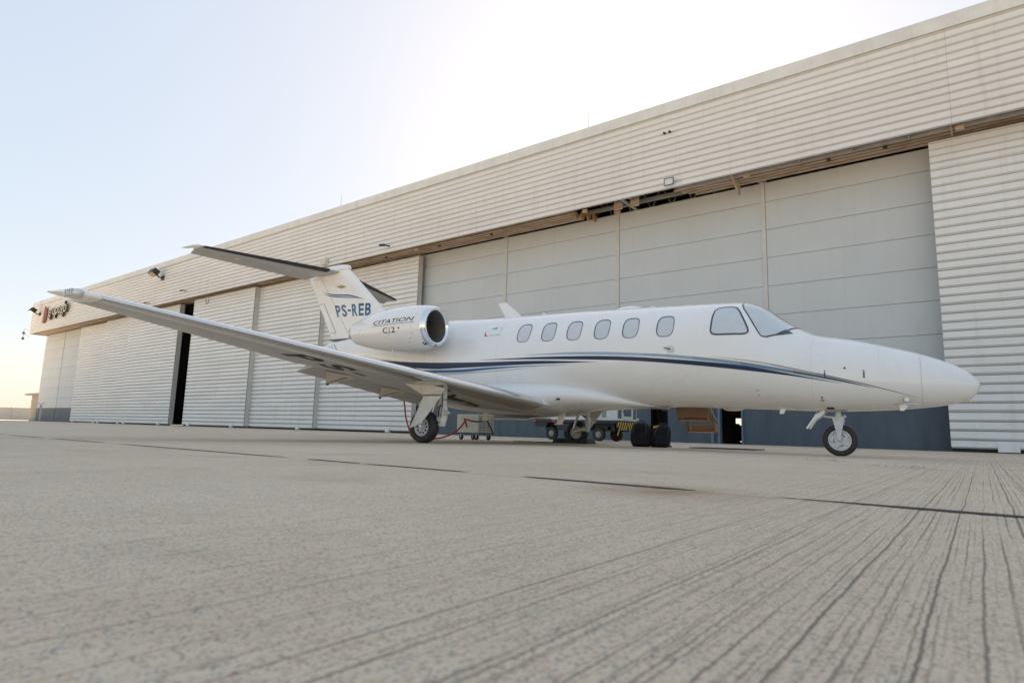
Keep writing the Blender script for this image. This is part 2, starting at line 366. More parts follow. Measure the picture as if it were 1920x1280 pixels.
for i in range(len(XJ)-1):
    for j in range(len(YJ)-1):
        if i < 12 and (j < 7): continue
        gx = .004; gy0 = .022 if abs(YJ[j]-2.33) < .1 else .004; gy1 = .022 if abs(YJ[j+1]-2.33) < .1 else .004
        slab(XJ[i]+gx, XJ[i+1]-gx, YJ[j]+gy0, YJ[j+1]-gy1)
b = MB(); b.box(XJ[0], XJ[-1], YJ[0], YJ[-1], -.033, -.012); o = b.build('joint_bed', MAT['filler'], apron, 0)
# open sealant runs along the main joint: ragged edges
def ragged(x0, x1, y, w):
    n = max(4, int((x1-x0)/.02)) if x1-x0 < 6 else int((x1-x0)/.08)
    up = []; dn = []
    for k in range(n+1):
        x = x0+(x1-x0)*k/n; t = min(1, 8*min(k/n, 1-k/n)+.12)
        up.append((x, y+w*.5*t+random.uniform(-.005, .005), .0022)); dn.append((x, y-w*.5*t+random.uniform(-.005, .005), .0022))
    q = MB(); m = len(up)
    q.add(up+dn, [(k, m+k, m+k+1, k+1) for k in range(m-1)])
    q.build('joint_sealant', MAT['sealant'], apron, 0)
for x0, x1, w in ((-60, -12.6, .05), (-12.3, -9.55, .05), (-9.45, -8.2, .05), (-7.9, -6.5, .05), (-6.2, -3.55, .055), (-3.35, -2.84, .05), (-2.81, -2.03, .05), (-1.70, -.88, .064), (-.60, 3.4, .074)):
    ragged(x0, x1, 2.33, w)
b = MB(); b.box(-60, 20, 2.33-.038, 2.33+.038, -.02, .0008); b.build('joint_filler', MAT['concrete'], apron, 0)

# ------------------------------------------------------------------ hangar
HY = 24.0
hangar = empty('hangar', (0, 0, 0), label='long aircraft hangar clad in cream corrugated sheet with grey panel walls', cat='hangar')
def corr_mesh(name, L, pitch, n, m, depth=.05, cap=.0):
    # sheet along +x, front face looks to -y, ribs horizontal
    b = MB(); P_ = []
    for k in range(n):
        z = k*pitch; P_ += [((0, z+(.006 if k == 0 else 0)), 0), ((0, z+pitch*.68), 0), ((depth, z+pitch*.73), 1), ((depth, z+pitch*.82), 0)]
    P_.append(((0, n*pitch), 0))
    for (a, _m), (c, m2) in zip(P_[:-1], P_[1:]):
        shaded = 1 if (a[0] == depth and c[0] == depth) or (a[0] == 0 and c[0] == depth) else 0  # ledge and valley floor take the painted groove shadow
        b.add([(0, a[0], a[1]), (L, a[0], a[1]), (L, c[0], c[1]), (0, c[0], c[1])], [(0, 1, 2, 3)], shaded)
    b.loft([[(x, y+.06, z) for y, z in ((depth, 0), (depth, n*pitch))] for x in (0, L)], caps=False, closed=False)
    return b.mesh(name, [m, MAT['valley_shade_door'] if m is MAT['door'] else MAT['valley_shade']], 20)
COLW = 6.22; PF = .2867; XL = -94.9
nc = 23
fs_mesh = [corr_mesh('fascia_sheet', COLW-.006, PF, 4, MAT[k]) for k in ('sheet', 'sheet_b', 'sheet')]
tm = MB(); tm.add([(0, -.09, 0), (COLW-.001, -.09, 0), (COLW-.001, -.09, .50), (0, -.09, .50), (0, -.09+.04, .53), (COLW-.001, -.05, .53), (COLW-.001, .6, .56), (0, .6, .56), (0, .02, 0), (COLW-.001, .02, 0)],
           [(0, 1, 2, 3), (3, 2, 5, 4), (4, 5, 6, 7), (8, 9, 1, 0)])
trim_mesh = tm.mesh('roof_trim', MAT['trim'], 30)
for c in range(nc):
    x = -.1+COLW*(c-16)
    x0 = max(x, XL)
    if x+COLW <= XL: continue
    for r in range(3):
        o = link('fascia_sheet', fs_mesh[(r+c) % 3], hangar); o.location = (x, HY-.012*(2-r)-.02+.0, 10.81+r*PF*4-.0)
        if x < XL: o.scale.x = (x+COLW-XL)/COLW; o.location.x = XL
    o = link('roof_trim', trim_mesh, hangar); o.location = (x, HY, 14.25)
    if x < XL: o.scale.x = (x+COLW-XL)/COLW; o.location.x = XL
XR = -.1+COLW*(nc-16)
b = MB(); b.box(XL-.02, XL, HY-.03, 26.05, 10.8, 14.78); b.build('fascia_end_panel', MAT['sheet_b'], hangar, 0)
b = MB(); b.box(XL, XR, HY+.12, HY+.16, 10.9, 14.3); b.build('fascia_backing', MAT['inner'], hangar, 0)
# roof, back and side walls
b = MB(); b.box(-95.6, XR, HY+.16, 70, 14.35, 14.5); b.build('roof', MAT['trim'], hangar, 0)
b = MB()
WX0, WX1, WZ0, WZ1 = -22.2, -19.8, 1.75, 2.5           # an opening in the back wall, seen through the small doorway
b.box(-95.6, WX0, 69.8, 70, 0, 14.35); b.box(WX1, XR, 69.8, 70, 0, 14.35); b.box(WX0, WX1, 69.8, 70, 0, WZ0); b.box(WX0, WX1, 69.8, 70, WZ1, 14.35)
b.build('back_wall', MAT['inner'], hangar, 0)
for x in (-95.66, XR-.06):
    b = MB(); b.box(x, x+.06, 26.2, 70, 0, 14.35); b.build('side_wall', MAT['panel'], hangar, 0)
# grey insulated panels in bays
ZB = 1.63; PH = (10.12-ZB)/7
zrows = [ZB+PH*k for k in range(8)]+[10.98]
def bay(x0, x1, door=None):
    for k in range(8):
        q = MB(); z0, z1 = zrows[k]+.006, zrows[k+1]-.006; e = .008
        q.add([(x0, 26+e, z0), (x1, 26+e, z0), (x1, 26+e, z1), (x0, 26+e, z1), (x0+e, 26, z0+e), (x1-e, 26, z0+e), (x1-e, 26, z1-e), (x0+e, 26, z1-e),
               (x0, 26.1, z0), (x1, 26.1, z0), (x1, 26.1, z1), (x0, 26.1, z1)],
              [(4, 5, 6, 7), (0, 1, 5, 4), (1, 2, 6, 5), (2, 3, 7, 6), (3, 0, 4, 7), (8, 9, 1, 0), (11, 10, 2, 3)])
        if door and k == 0:
            q = MB(); q.box(x0, door[0], 26, 26.1, z0, z1); q.box(door[1], x1, 26, 26.1, z0, z1); q.box(door[0], door[1], 26, 26.1, 2.15, z1)
        q.build('wall_panel', MAT['panel'], hangar, 0)
    q = MB()
    if door: q.box(x0, door[0], 25.97, 26.12, 0, ZB); q.box(door[1], x1, 25.97, 26.12, 0, ZB)
    else: q.box(x0, x1, 25.97, 26.12, 0, ZB)
    q.build('plinth_panel', MAT['base'], hangar, 0)
    q = MB(); q.box(x0, x1, 26.1, 26.13, ZB, 10.98); q.build('panel_backing', MAT['inner'], hangar, 0)
JX = [-34.3, -27.3, -20.42, -13.53, -6.72, .1, 6.9, 13.7, 20.5, 27.3, 34.1, XR-.1]
for a, c in zip(JX[:-1], JX[1:]): bay(a+.09, c-.09, (-8.72, -7.8) if abs(a+13.53) < .1 else None)
for x in JX:
    q = MB(); q.box(x-.085, x+.085, 25.965, 26.02, ZB, 10.98); q.build('joint_strip', MAT['frame'], hangar, 0)
    q = MB(); q.box(x-.09, x+.09, 25.98, 26.10, 0, ZB); q.build('plinth_joint', MAT['base'], hangar, 0)
    if x < 1:
        q = MB(); q.box(x-.16, x+.16, 25.9, 26.05, 10.98, 11.10); q.build('bracket', MAT['rail'], hangar, 0)
for a, c, d in ((-95.66, -88.74, (-94.55, -93.55)), (-88.74, -81.6, None)): bay(a+.06, c-.06, d)
q = MB(); q.box(-88.8, -88.68, 25.965, 26.02, ZB, 10.98); q.build('joint_strip', MAT['frame'], hangar, 0)
q = MB(); q.box(-94.55, -93.55, 26.0, 26.06, 0, 2.15); o = q.build('personnel_door', MAT['bluedoor'], hangar, 0)
for x in (-95.0, -93.1): q = MB(); q.box(x-.07, x+.07, 25.85, 25.96, 2.2, 2.35); q.build('wall_lamp', MAT['frame'], hangar, 0)
# frame of the open doorway
q = MB(); q.box(-8.80, -8.70, 25.88, 26.14, 0, 2.25); q.box(-7.82, -7.76, 25.88, 26.14, 0, 2.25); q.box(-8.80, -7.76, 25.88, 26.14, 2.15, 2.25)
q.build('doorway_frame', MAT['bluedoor'], hangar, 0)
q = MB(); q.box(-9.1, -8.98, 25.9, 25.97, .0, 2.4); q.box(-9.09, -8.99, 25.86, 25.9, .9, 1.0); q.build('conduit', MAT['bluedoor'], hangar, 0)
# shed silhouettes seen inside through the doorway
random.seed(3)
for k in range(3):
    x, y, h, w = ((-11.0, 34, 1.1, .35), (-13.2, 40, 1.75, .3), (-14.6, 46, 1.9, .5))[k]
    q = MB(); q.box(-w, w, -.3, .3, 0, h*.7); q.box(-w*.6, w*.5, -.2, .2, h*.7, h)
    o = q.build('storage_cabinet', MAT['steelwork'], None, 0); o.location = (x, y, 0)
    tag(o, ('dark low cabinet inside the hangar, nearest to the open doorway', 'dark cabinet in the middle of those seen through the doorway', 'dark cabinet deepest in the hangar seen through the doorway')[k], 'cabinet', 'cabinets in the dark hangar interior')
random.seed(11)
# overhead: beam, rails, hangers, truss
def beam(name, x0, x1, y, z0, h, w, m, t=.02):
    q = MB(); q.box(x0, x1, y-w/2, y+w/2, z0, z0+t); q.box(x0, x1, y-w/2, y+w/2, z0+h-t, z0+h); q.box(x0, x1, y-t/2, y+t/2, z0+t, z0+h-t)
    return q.build(name, m, hangar, 0)
q = MB(); q.box(-9.9, XR, HY+.20, HY+.55, 11.0, 11.04); q.box(-9.9, XR, HY+.55, HY+.58, 10.86, 11.04); q.build('grey_beam', MAT['railgrey'], hangar, 0)
q = MB(); q.box(-94.8, -15.3, HY+.16, HY+.5, 11.0, 11.04); q.build('grey_beam', MAT['rail'], hangar, 0)
for i in range(4):
    y = 24.72+.28*i
    beam('door_rail', -10.1+.22*i, XR, y, 10.92, .14, .16, MAT['rail'])
    beam('door_rail', -94.6, -15.2-.0*i, y, 10.92, .14, .16, MAT['rail'])
# roof over the tracks except in the open bay
q = MB(); q.box(-9.9, XR, 24.5, 25.58, 11.07, 11.10); q.box(-94.6, -15.3, 24.4, 25.58, 11.07, 11.10); q.build('track_soffit', MAT['rail'], hangar, 0)
for i in range(4):                                         # rail end plates by the open bay
    q = MB(); x = -15.15+.18*i; y = 24.55+.28*i
    q.prism([(x, y, 10.98), (x, y+.34, 10.98), (x, y+.34, 10.76), (x, y+.17, 10.62), (x, y, 10.78)], (.07, 0, 0)); q.build('rail_end_plate', MAT['orange'], hangar, 0)
q = MB(); q.prism([(-7.55, 24.25, 11.0), (-7.55, 25.5, 11.0), (-7.55, 25.5, 10.45), (-7.55, 25.3, 10.45)], (.06, 0, 0)); q.build('gusset_bracket', MAT['rail'], hangar, 0)
q = MB(); q.prism([(-.15, 24.3, 11.0), (-.15, 25.3, 11.0), (-.15, 25.3, 10.7)], (.05, 0, 0)); q.build('gusset_bracket', MAT['rail'], hangar, 0)
for x in (-12.95, -12.1):
    q = MB(); q.box(x-.22, x+.22, 24.9, 24.94, 10.72, 11.18); q.build('hanger_plate', MAT['rail'], hangar, 0)
q = MB(); q.box(-12.62, -12.5, 24.2, 26.1, 10.98, 11.06); q.tube([(-12.7, 24.2, 11.25), (-12.0, 25.2, 11.0)], .04, 6); q.build('cross_member', MAT['railgrey'], hangar, 0)
q = MB(); q.box(-15.3, -9.9, 25.5, 25.62, 11.08, 11.26); q.box(-15.3, -9.9, 26.6, 26.7, 11.12, 11.22); q.build('track_beam', MAT['steelwork'], hangar, 0)
q = MB()
for k in range(6):
    x = -15.3+k*1.05; q.tube([(x, 26.9, 11.2), (x+.52, 26.9, 12.3)], .05, 6); q.tube([(x+.52, 26.9, 12.3), (x+1.05, 26.9, 11.2)], .05, 6)
q.tube([(-16, 26.9, 11.2), (-9, 26.9, 11.2)], .07, 6); q.tube([(-16, 26.9, 12.3), (-9, 26.9, 12.3)], .07, 6)
q.build('roof_truss', MAT['steelwork'], hangar, 0)
for x in (-4.9, -3.1, -1.35, -.15, 2.2):
    q = MB(); q.box(x-.02, x+.02, 24.25, 24.6, 10.84, 11.0); q.build('rail_hanger', MAT['railgrey'], hangar, 0)
for x in (-3.95, -2.1, -20.5, -24.4, -29):
    q = MB(); q.lathe((x, 24.75, 10.78), (0, 0, 1), [(0, .05), (.02, .08), (.08, .08)], 12, caps=True); q.build('soffit_sensor', MAT['lampblack'], hangar)
for x, y in ((-6.9, 24.4), (-26, 24.4), (-14.4, 24.25), (.1, 24.3)):
    q = MB(); q.box(x-.12, x+.12, y, y+.14, 10.70, 10.84); q.build('junction_box', MAT['rail'], hangar, 0)

# sliding hangar doors
PD = .30
def door_leaf(x0, x1, y, label, end=.30, n_group='sliding leaves of the hangar door', zt=10.75):
    d = empty('hangar_door', (x0, y, 0), label=label, cat='hangar door', group=n_group)
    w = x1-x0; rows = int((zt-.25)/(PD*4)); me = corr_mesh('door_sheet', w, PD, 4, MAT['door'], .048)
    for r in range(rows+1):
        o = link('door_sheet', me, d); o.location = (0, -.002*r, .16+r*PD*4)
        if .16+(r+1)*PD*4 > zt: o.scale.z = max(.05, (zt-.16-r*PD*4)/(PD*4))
    q = MB(); q.box(.02, w-.02, .07, .3, .12, .28); q.build('bottom_rail', MAT['frame'], d, 0)
    if end:
        q = MB(); q.box(w-.04, w, .05, .05+end, .15, zt); q.box(w-.12, w-.04, .05+end-.03, .05+end, .15, zt)
        q.build('edge_post', MAT['frame'], d, 0)
    for fx in (.09, .80):
        bw = .34 if w < 11 else .55
        q = MB(); q.box(w*fx, w*fx+bw, -.05, .25, .03, .33); q.build('roller_box', MAT['door'], d, 0, bevel=.008)
    q = MB(); q.box(.02, w-.02, .1, .2, .02, .12); q.build('bottom_brush', MAT['dark'], d, 0)
    return d
door_leaf(-81.7, -73.4, 25.4, 'leftmost cream corrugated hangar door leaf, next to the grey wall with the blue door', 0)
door_leaf(-73.57, -66.5, 25.1, 'second corrugated hangar door leaf from the left, between two flush leaves', 0)
door_leaf(-66.7, -56.3, 24.8, 'corrugated hangar door leaf just left of the black open gap', .35)
door_leaf(-53.3, -43.65, 24.6, 'corrugated hangar door leaf just right of the black open gap', .35)
door_leaf(-45.0, -35.75, 25.0, 'corrugated hangar door leaf behind the jet tailplane, middle one right of the gap', .35)
door_leaf(-37.5, -26.65, 25.35, 'corrugated hangar door leaf ending at the grey wall behind the jet fin', .30)
dr = door_leaf(-.82, 12.5, 25.0, 'corrugated hangar door leaf at the right edge beyond the jet nose', .30)

# ------------------------------------------------------------------ things fixed to the hangar
def floodlight(x, z, label):
    t = empty('floodlight', (x, HY-.05, z), label=label, cat='floodlight', group='black floodlights on the hangar fascia')
    q = MB(); q.obox((0, -.75, .12), (.50, 0, 0), (0, .24, -.14), (0, .13, .22)); q.build('housing', MAT['lampblack'], t, 0, bevel=.03)
    q = MB(); q.obox((0, -.89, -.115), (.44, 0, 0), (0, .20, -.12), (0, .008, .014)); q.build('lens', MAT['lampglass'], t, 0)
    q = MB(); q.tube([(.1, 0, -.25), (.1, -.35, -.25), (.1, -.55, 0)], .06, 8); q.box(-.15, .35, -.06, 0, -.45, -.05); q.build('arm', MAT['lampblack'], t)
    return t
floodlight(-58.6, 13.5, 'black floodlight high on the fascia, the one up and left of the dark door gap')
floodlight(-91.9, 13.3, 'black floodlight on the left end of the fascia beside the red sign')
t = empty('flood_frame', (-9.95, HY-.1, 10.86), label='square lamp with thin black frame hanging at the fascia edge over the open bay', cat='lamp')
q = MB()
for a, c in (((-.2, 0), (.2, 0)), ((.2, 0), (.2, .3)), ((.2, .3), (-.2, .3)), ((-.2, .3), (-.2, 0))):
    q.tube([(a[0], -.15, a[1]), (c[0], -.15, c[1])], .018, 6)
q.build('frame', MAT['lampblack'], t)
q = MB(); q.box(-.18, .18, -.16, -.12, .02, .28); q.build('lens', MAT['equip'], t, 0)
q = MB(); q.tube([(.1, -.12, .25), (.1, 0, .35)], .015, 6); q.build('arm', MAT['lampblack'], t)
t = empty('alarm_box', (-34.1, HY-.05, 11.1), label='small cream box on the fascia above the jet tailplane root', cat='box')
q = MB(); q.box(-.28, .28, -.28, 0, -.22, .22); q.build('housing', MAT['paint_cream'], t, 0, bevel=.02)
q = MB()
for i in range(3): q.box(-.2+.15*i, -.1+.15*i, -.29, -.28, -.15, .15)
q.build('grille', MAT['frame'], t, 0)
def camera_thing(x, z, label, s=1.0, dx=0):
    t = empty('security_camera', (x, HY-.05, z), label=label, cat='camera')
    q = MB(); q.tube([(dx, 0, 0), (dx-.2*s, -.35*s, .05)], .04*s, 6); q.build('arm', MAT['lampblack'], t)
    q = MB(); q.obox((-.2*s+dx, -.42*s, 0), (.17*s, .05, 0), (0, .06*s, 0), (0, 0, .06*s)); q.build('body', MAT['lampblack'], t, 0)
camera_thing(-27.8, 11.15, 'small dark security camera on the lower fascia right of the jet fin')
camera_thing(-53.6, 11.45, 'small dark camera on the lower fascia right of the floodlight', .8)
camera_thing(-60.6, 11.1, 'small camera low on the fascia just left of the dark gap', .8)
for sgn, z, lab in ((-1, 11.15, 'upper dome camera on curved arm at the left fascia corner'), (-1, 10.45, 'lower dome camera under the left fascia corner')):
    t = empty('dome_camera', (-94.9, 24.0, z), label=lab, cat='camera')
    q = MB(); q.tube([(0, 0, 0), (-.4, -.3, .35), (-.8, -.4, .3), (-.9, -.4, 0)], .05, 6); q.build('arm', MAT['frame'], t)
    q = MB(); q.lathe((-.9, -.4, -.05), (0, 0, -1), [(0, .08), (.04, .16), (.18, .16), (.28, .08), (.30, .0)], 14); q.build('dome', MAT['lampblack'], t)
for x, z, lab in ((-14.15, 14.8, 'thin lightning rod on the roof edge above the middle bay'), (-33.1, 14.8, 'thin lightning rod on the roof edge above the jet tail')):
    q = MB(); q.tube([(0, 0, 0), (0, 0, .9)], [.012, .005], 6); o = q.build('lightning_rod', MAT['lampblack'], None); o.location = (x, HY+.1, z-.05)
    tag(o, lab, 'lightning rod')
for x in (-10.2, -9.95):
    q = MB(); q.lathe((0, 0, 0), (0, -1, 0), [(0, .05), (.1, .05), (.12, .02)], 10, caps=True); o = q.build('cable_stub', MAT['lampblack'], None); o.location = (x, HY-.04, 13.35)
    tag(o, ('left' if x < -10 else 'right')+' one of two small black cable stubs on the fascia above the open bay', 'cable stub', 'pair of black stubs on the fascia')
t = empty('wire_loop', (-51.0, 24.55, 10.6), label='thin wire loop hanging at the top of the door leaf right of the gap', cat='wire')
q = MB(); q.tube([(-.25+.25*(1-math.cos(a)), 0, -.45*math.sin(a)) for a in [PI*k/10 for k in range(11)]], .02, 5); q.build('loop', MAT['lampblack'], t)

# sign: red slatted mark and raised letters
MAT['signred'] = mat('sign_dull_red', (.40, .15, .13), .5); MAT['signside'] = mat('sign_dark_brown_side', (.07, .055, .035), .5)
sg = empty('sign', (-86, HY-.08, 12.6), label='raised company sign with red mark and dark letters at the left fascia end', cat='sign')
for k in range(9):
    z = -.85+k*.21; w = (.7, .95, 1.1, 1.2, 1.2, 1.25, 1.1, 1.0, .6)[k]; x = -3.9+.04*k
    q = MB(); q.box(x, x+w, -.22, -.02, z, z+.13); q.build('red_bar', MAT['signred'], sg, 0)
q = MB(); q.prism([(-3.55, -.25, -.9), (-3.3, -.25, -.9), (-3.0, -.25, 1.15), (-3.2, -.25, 1.15)], (0, .1, 0)); q.build('red_bar', MAT['signred'], sg, 0)
MAT['signface'] = mat('sign_face_cream', (.62, .58, .44), .45)
for ch, xc, wd_ in (('g', -1.45, .80), ('r', -.55, .45), ('u', .05, .72), ('p', .88, .80), ('o', 1.78, .80), ('g', 2.68, .80), ('b', 3.58, .85)):
    me = text_geo(ch, 1.95, 0, .0, .13); x0, x1, y0, y1 = text_bounds(me)
    bm = bmesh.new(); bm.from_mesh(me)
    for v in bm.verts: v.co = Vector(((v.co.x-x0)/(x1-x0)*wd_, -.20-v.co.z, v.co.y))
    bmesh.ops.recalc_face_normals(bm, faces=bm.faces); bm.to_mesh(me); bm.free()
    me.materials.clear(); me.materials.append(MAT['signside']); me.materials.append(MAT['signface'])
    for p in me.polygons: p.material_index = 1 if p.normal.y < -.9 else 0
    o = link('sign_letter', me, sg); o.location = (xc, 0, -.25)

# ------------------------------------------------------------------ far left: shed and boundary wall
t = empty('concrete_shed', (-101.1, 26.8, 0), label='small grey concrete shed left of the hangar corner with flat roof slab', cat='shed')
q = MB(); q.box(0, 5.35, 0, 4, 0, 3.35); q.build('wall', MAT['concrete_wall'], t, 0)
q = MB(); q.box(-1.2, 5.4, -.5, 4.3, 3.35, 3.6); q.build('roof', MAT['concrete_wall'], t, 0)
bw = empty('boundary_wall', (-150, 37, 0), math.atan2(.602, .799), label='long pale precast boundary wall at the far left beyond the apron', cat='wall')
for k in range(-5, 9):
    for r in range(5):
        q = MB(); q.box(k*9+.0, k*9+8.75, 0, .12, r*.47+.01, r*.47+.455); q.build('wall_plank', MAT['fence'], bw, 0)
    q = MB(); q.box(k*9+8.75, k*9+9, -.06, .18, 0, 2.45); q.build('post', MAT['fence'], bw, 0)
#@@JET
# ================================================================== BUSINESS JET
def A(s, l, z): return Vector((-s, -l, z))       # s aft of the nose wheel, l to starboard, z up
jet = empty('business_jet', (-1.6611, 10.1804, 0), .0679, 'white twin-engine business jet with blue stripes parked nose to the right', 'aircraft')
TOP=[(-1.70,1.0),(-1.69,1.045),(-1.66,1.09),(-1.61,1.15),(-1.52,1.23),(-1.32,1.34),(-1.11,1.43),(-.59,1.60),(-.21,1.705),(.1,1.765),(.25,1.80),(.39,1.875),(.53,1.955),(.70,2.07),(.92,2.25),(1.09,2.345),(1.29,2.40),(1.9,2.425),(2.5,2.445),(3.5,2.473),(4.2,2.493),(5.36,2.505),(6.6,2.535),(7.3,2.565),(8.5,2.55),(9.5,2.47),(10.5,2.375),(11.3,2.29),(11.42,2.24),(11.46,2.15)]
BOT=[(-1.70,1.0),(-1.69,.96),(-1.66,.91),(-1.57,.81),(-1.36,.745),(-1.05,.70),(-.63,.665),(.07,.645),(.84,.67),(1.69,.69),(2.6,.71),(4.,.71),(6.,.74),(7.5,.87),(8.5,1.12),(9.5,1.43),(10.5,1.73),(11.3,1.95),(11.42,2.0),(11.46,2.15)]
HW=[(-1.70,.0),(-1.69,.045),(-1.66,.09),(-1.57,.17),(-1.36,.27),(-1.05,.37),(-.63,.475),(-.21,.545),(.25,.61),(.7,.70),(1.2,.785),(1.8,.83),(2.5,.845),(6.3,.845),(7.5,.79),(8.5,.67),(9.5,.50),(10.5,.32),(11.3,.17),(11.42,.11),(11.46,.0)]
ZM=[(-1.70,1.0),(-1.05,1.05),(-.2,1.13),(.5,1.22),(1.2,1.40),(2.,1.56),(6.,1.6),(8.,1.8),(10.,2.02),(11.46,2.15)]
EXU=[(-1.7,2.0),(.1,2.0),(.7,1.75),(1.3,1.95),(2,2.1),(6,2.1),(9,2.),(11,2.)]
def fus(s, a):
    t, b, w, m = pchip(TOP, s), pchip(BOT, s), pchip(HW, s), pchip(ZM, s)
    c, si = math.cos(a), math.sin(a); n = pchip(EXU, s) if si >= 0 else 2.15; e = 2./n
    return A(s, w*math.copysign(abs(c)**e, c), m+((t-m) if si >= 0 else (m-b))*math.copysign(abs(si)**e, si))
def ang(s, z):
    t, b, m = pchip(TOP, s), pchip(BOT, s), pchip(ZM, s)
    if z >= m: n = pchip(EXU, s); u = min(1, (z-m)/max(1e-6, t-m)); return math.asin(u**(n/2))
    u = min(1, (m-z)/max(1e-6, m-b)); return -math.asin(u**(2.15/2))
def fus_off(s, a, d, side=1):
    p = fus(s, a); ds = fus(s+.01, a)-fus(s-.01, a); da = fus(s, a+.01)-fus(s, a-.01); n = ds.cross(da)
    if n.length > 0: n.normalize()
    c = A(s, 0, pchip(ZM, s))
    if n.dot(p-c) < 0: n = -n
    p = p+n*d
    return Vector((p.x, p.y*side, p.z))
ss = []
x = -1.70
for st, en, k in ((-1.70, -1.5, 9), (-1.5, -1.0, 8), (-1.0, 1.5, 44), (1.5, 7, 34), (7, 11.2, 30), (11.2, 11.46, 8)):
    ss += [st+(en-st)*i/k for i in range(k)]
ss.append(11.4599); ss[0] = -1.6999
NA = 64
q = MB(); q.loft([[fus(s, 2*PI*k/NA) for k in range(NA)] for s in ss]); fuselage = q.build('fuselage', MAT['paint'], jet, 60)
def strip(name, tp, bt, m, parent=fuselage, both=True, lo=-99, hi=99):
    s0, s1 = max(lo, tp[0][0]), min(hi, tp[-1][0])
    n = max(8, int((s1-s0)/.06)); K = 3
    for side in ((1, -1) if both else (1,)):
        q = MB(); rows = []
        for i in range(n+1):
            s = s0+(s1-s0)*i/n; zt, zb = pchip(tp, s), pchip(bt, s)
            at, ab = ang(s, zt), ang(s, zb)
            rows.append([fus_off(s, ab+(at-ab)*k/K, .0025, side) for k in range(K+1)])
        q.loft(rows, caps=False, closed=False); q.build(name, m, parent, 60)
strip('navy_stripe', [(3.524,1.434),(4.899,1.504),(6.069,1.523),(7.432,1.578),(8.614,1.678),(9.6,1.80)], [(3.524,1.432),(4.902,1.441),(6.073,1.432),(6.96,1.429),(7.719,1.477),(8.65,1.547),(9.6,1.72)], MAT['navy'])
strip('blue_stripe', [(4.088,1.407),(4.902,1.416),(5.669,1.418),(6.506,1.401),(7.301,1.418),(8.084,1.446),(9,1.52)], [(4.088,1.405),(4.904,1.401),(5.671,1.38),(6.515,1.345),(7.117,1.356),(8.104,1.397),(9,1.47)], MAT['midblue'])
strip('silver_stripe', [(4.685,1.385),(5.602,1.354),(6.831,1.33),(7.587,1.347),(8.6,1.40)], [(4.685,1.383),(5.603,1.339),(6.834,1.312),(7.593,1.33),(8.6,1.385)], MAT['silver'])
strip('navy_stripe', [(-.117,1.014),(.495,1.150),(1.252,1.304),(1.732,1.368),(2.401,1.443),(2.904,1.492),(3.85,1.545),(4.9,1.566),(5.991,1.566)], [(-.117,1.012),(.496,1.125),(1.257,1.236),(1.736,1.300),(2.405,1.378),(2.908,1.427),(3.85,1.486),(4.899,1.533),(5.991,1.564)], MAT['navy'])
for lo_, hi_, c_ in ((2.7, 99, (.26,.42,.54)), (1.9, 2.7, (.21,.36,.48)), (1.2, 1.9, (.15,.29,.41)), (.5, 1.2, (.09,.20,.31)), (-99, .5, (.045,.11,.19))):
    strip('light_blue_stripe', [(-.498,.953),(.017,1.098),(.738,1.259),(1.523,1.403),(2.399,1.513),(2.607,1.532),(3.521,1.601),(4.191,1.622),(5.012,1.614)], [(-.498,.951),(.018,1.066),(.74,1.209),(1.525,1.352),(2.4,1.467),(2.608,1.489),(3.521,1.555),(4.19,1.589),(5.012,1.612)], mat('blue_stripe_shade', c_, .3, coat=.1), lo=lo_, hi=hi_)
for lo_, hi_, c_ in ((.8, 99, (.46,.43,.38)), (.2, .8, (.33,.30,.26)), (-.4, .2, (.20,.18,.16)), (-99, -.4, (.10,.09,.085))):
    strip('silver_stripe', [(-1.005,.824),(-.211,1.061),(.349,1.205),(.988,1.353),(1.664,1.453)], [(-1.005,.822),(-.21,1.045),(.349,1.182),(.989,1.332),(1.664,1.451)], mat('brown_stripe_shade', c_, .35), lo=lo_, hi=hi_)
# surface-following polygon given in (s, z)
def surf_poly(name, poly, off, m, parent=fuselage, side=1, grid=.05, inang=False):
    pts = [(s, z if inang else ang(s, z)) for s, z in poly]
    bm = bmesh.new(); vs = [bm.verts.new((s, a, 0)) for s, a in pts]; bm.faces.new(vs)
    xs = [p[0] for p in pts]; ys = [p[1] for p in pts]
    for axis, lo, hi, st in ((0, min(xs), max(xs), grid), (1, min(ys), max(ys), .07)):
        k = int((hi-lo)/st)
        for i in range(1, k+1):
            co = [0, 0, 0]; no = [0, 0, 0]; co[axis] = lo+i*st; no[axis] = 1
            bmesh.ops.bisect_plane(bm, geom=bm.verts[:]+bm.edges[:]+bm.faces[:], plane_co=co, plane_no=no)
    bmesh.ops.triangulate(bm, faces=bm.faces[:])
    for v in bm.verts: v.co = fus_off(v.co.x, v.co.y, off, side)
    bmesh.ops.recalc_face_normals(bm, faces=bm.faces)
    me = bpy.data.meshes.new(name); bm.to_mesh(me); bm.free(); me.materials.append(m)
    for p in me.polygons: p.use_smooth = True
    return link(name, me, parent)
def grow(poly, d):
    # push a closed (s, z) polygon outward by d
    n = len(poly); out = []; area = sum(poly[i][0]*poly[(i+1) % n][1]-poly[(i+1) % n][0]*poly[i][1] for i in range(n)); sg = 1 if area > 0 else -1
    for i in range(n):
        p0, p1, p2 = Vector(poly[i-1]), Vector(poly[i]), Vector(poly[(i+1) % n])
        e1 = (p1-p0).normalized(); e2 = (p2-p1).normalized(); nn = Vector((e1.y+e2.y, -e1.x-e2.x))*sg
        if nn.length < 1e-6: out.append(tuple(p1)); continue
        nn.normalize(); out.append(tuple(p1+nn*d))
    return out
WC = [(2.36,1.975),(2.953,1.99),(3.476,2.004),(4.010,2.017),(4.530,2.030),(5.060,2.043)]
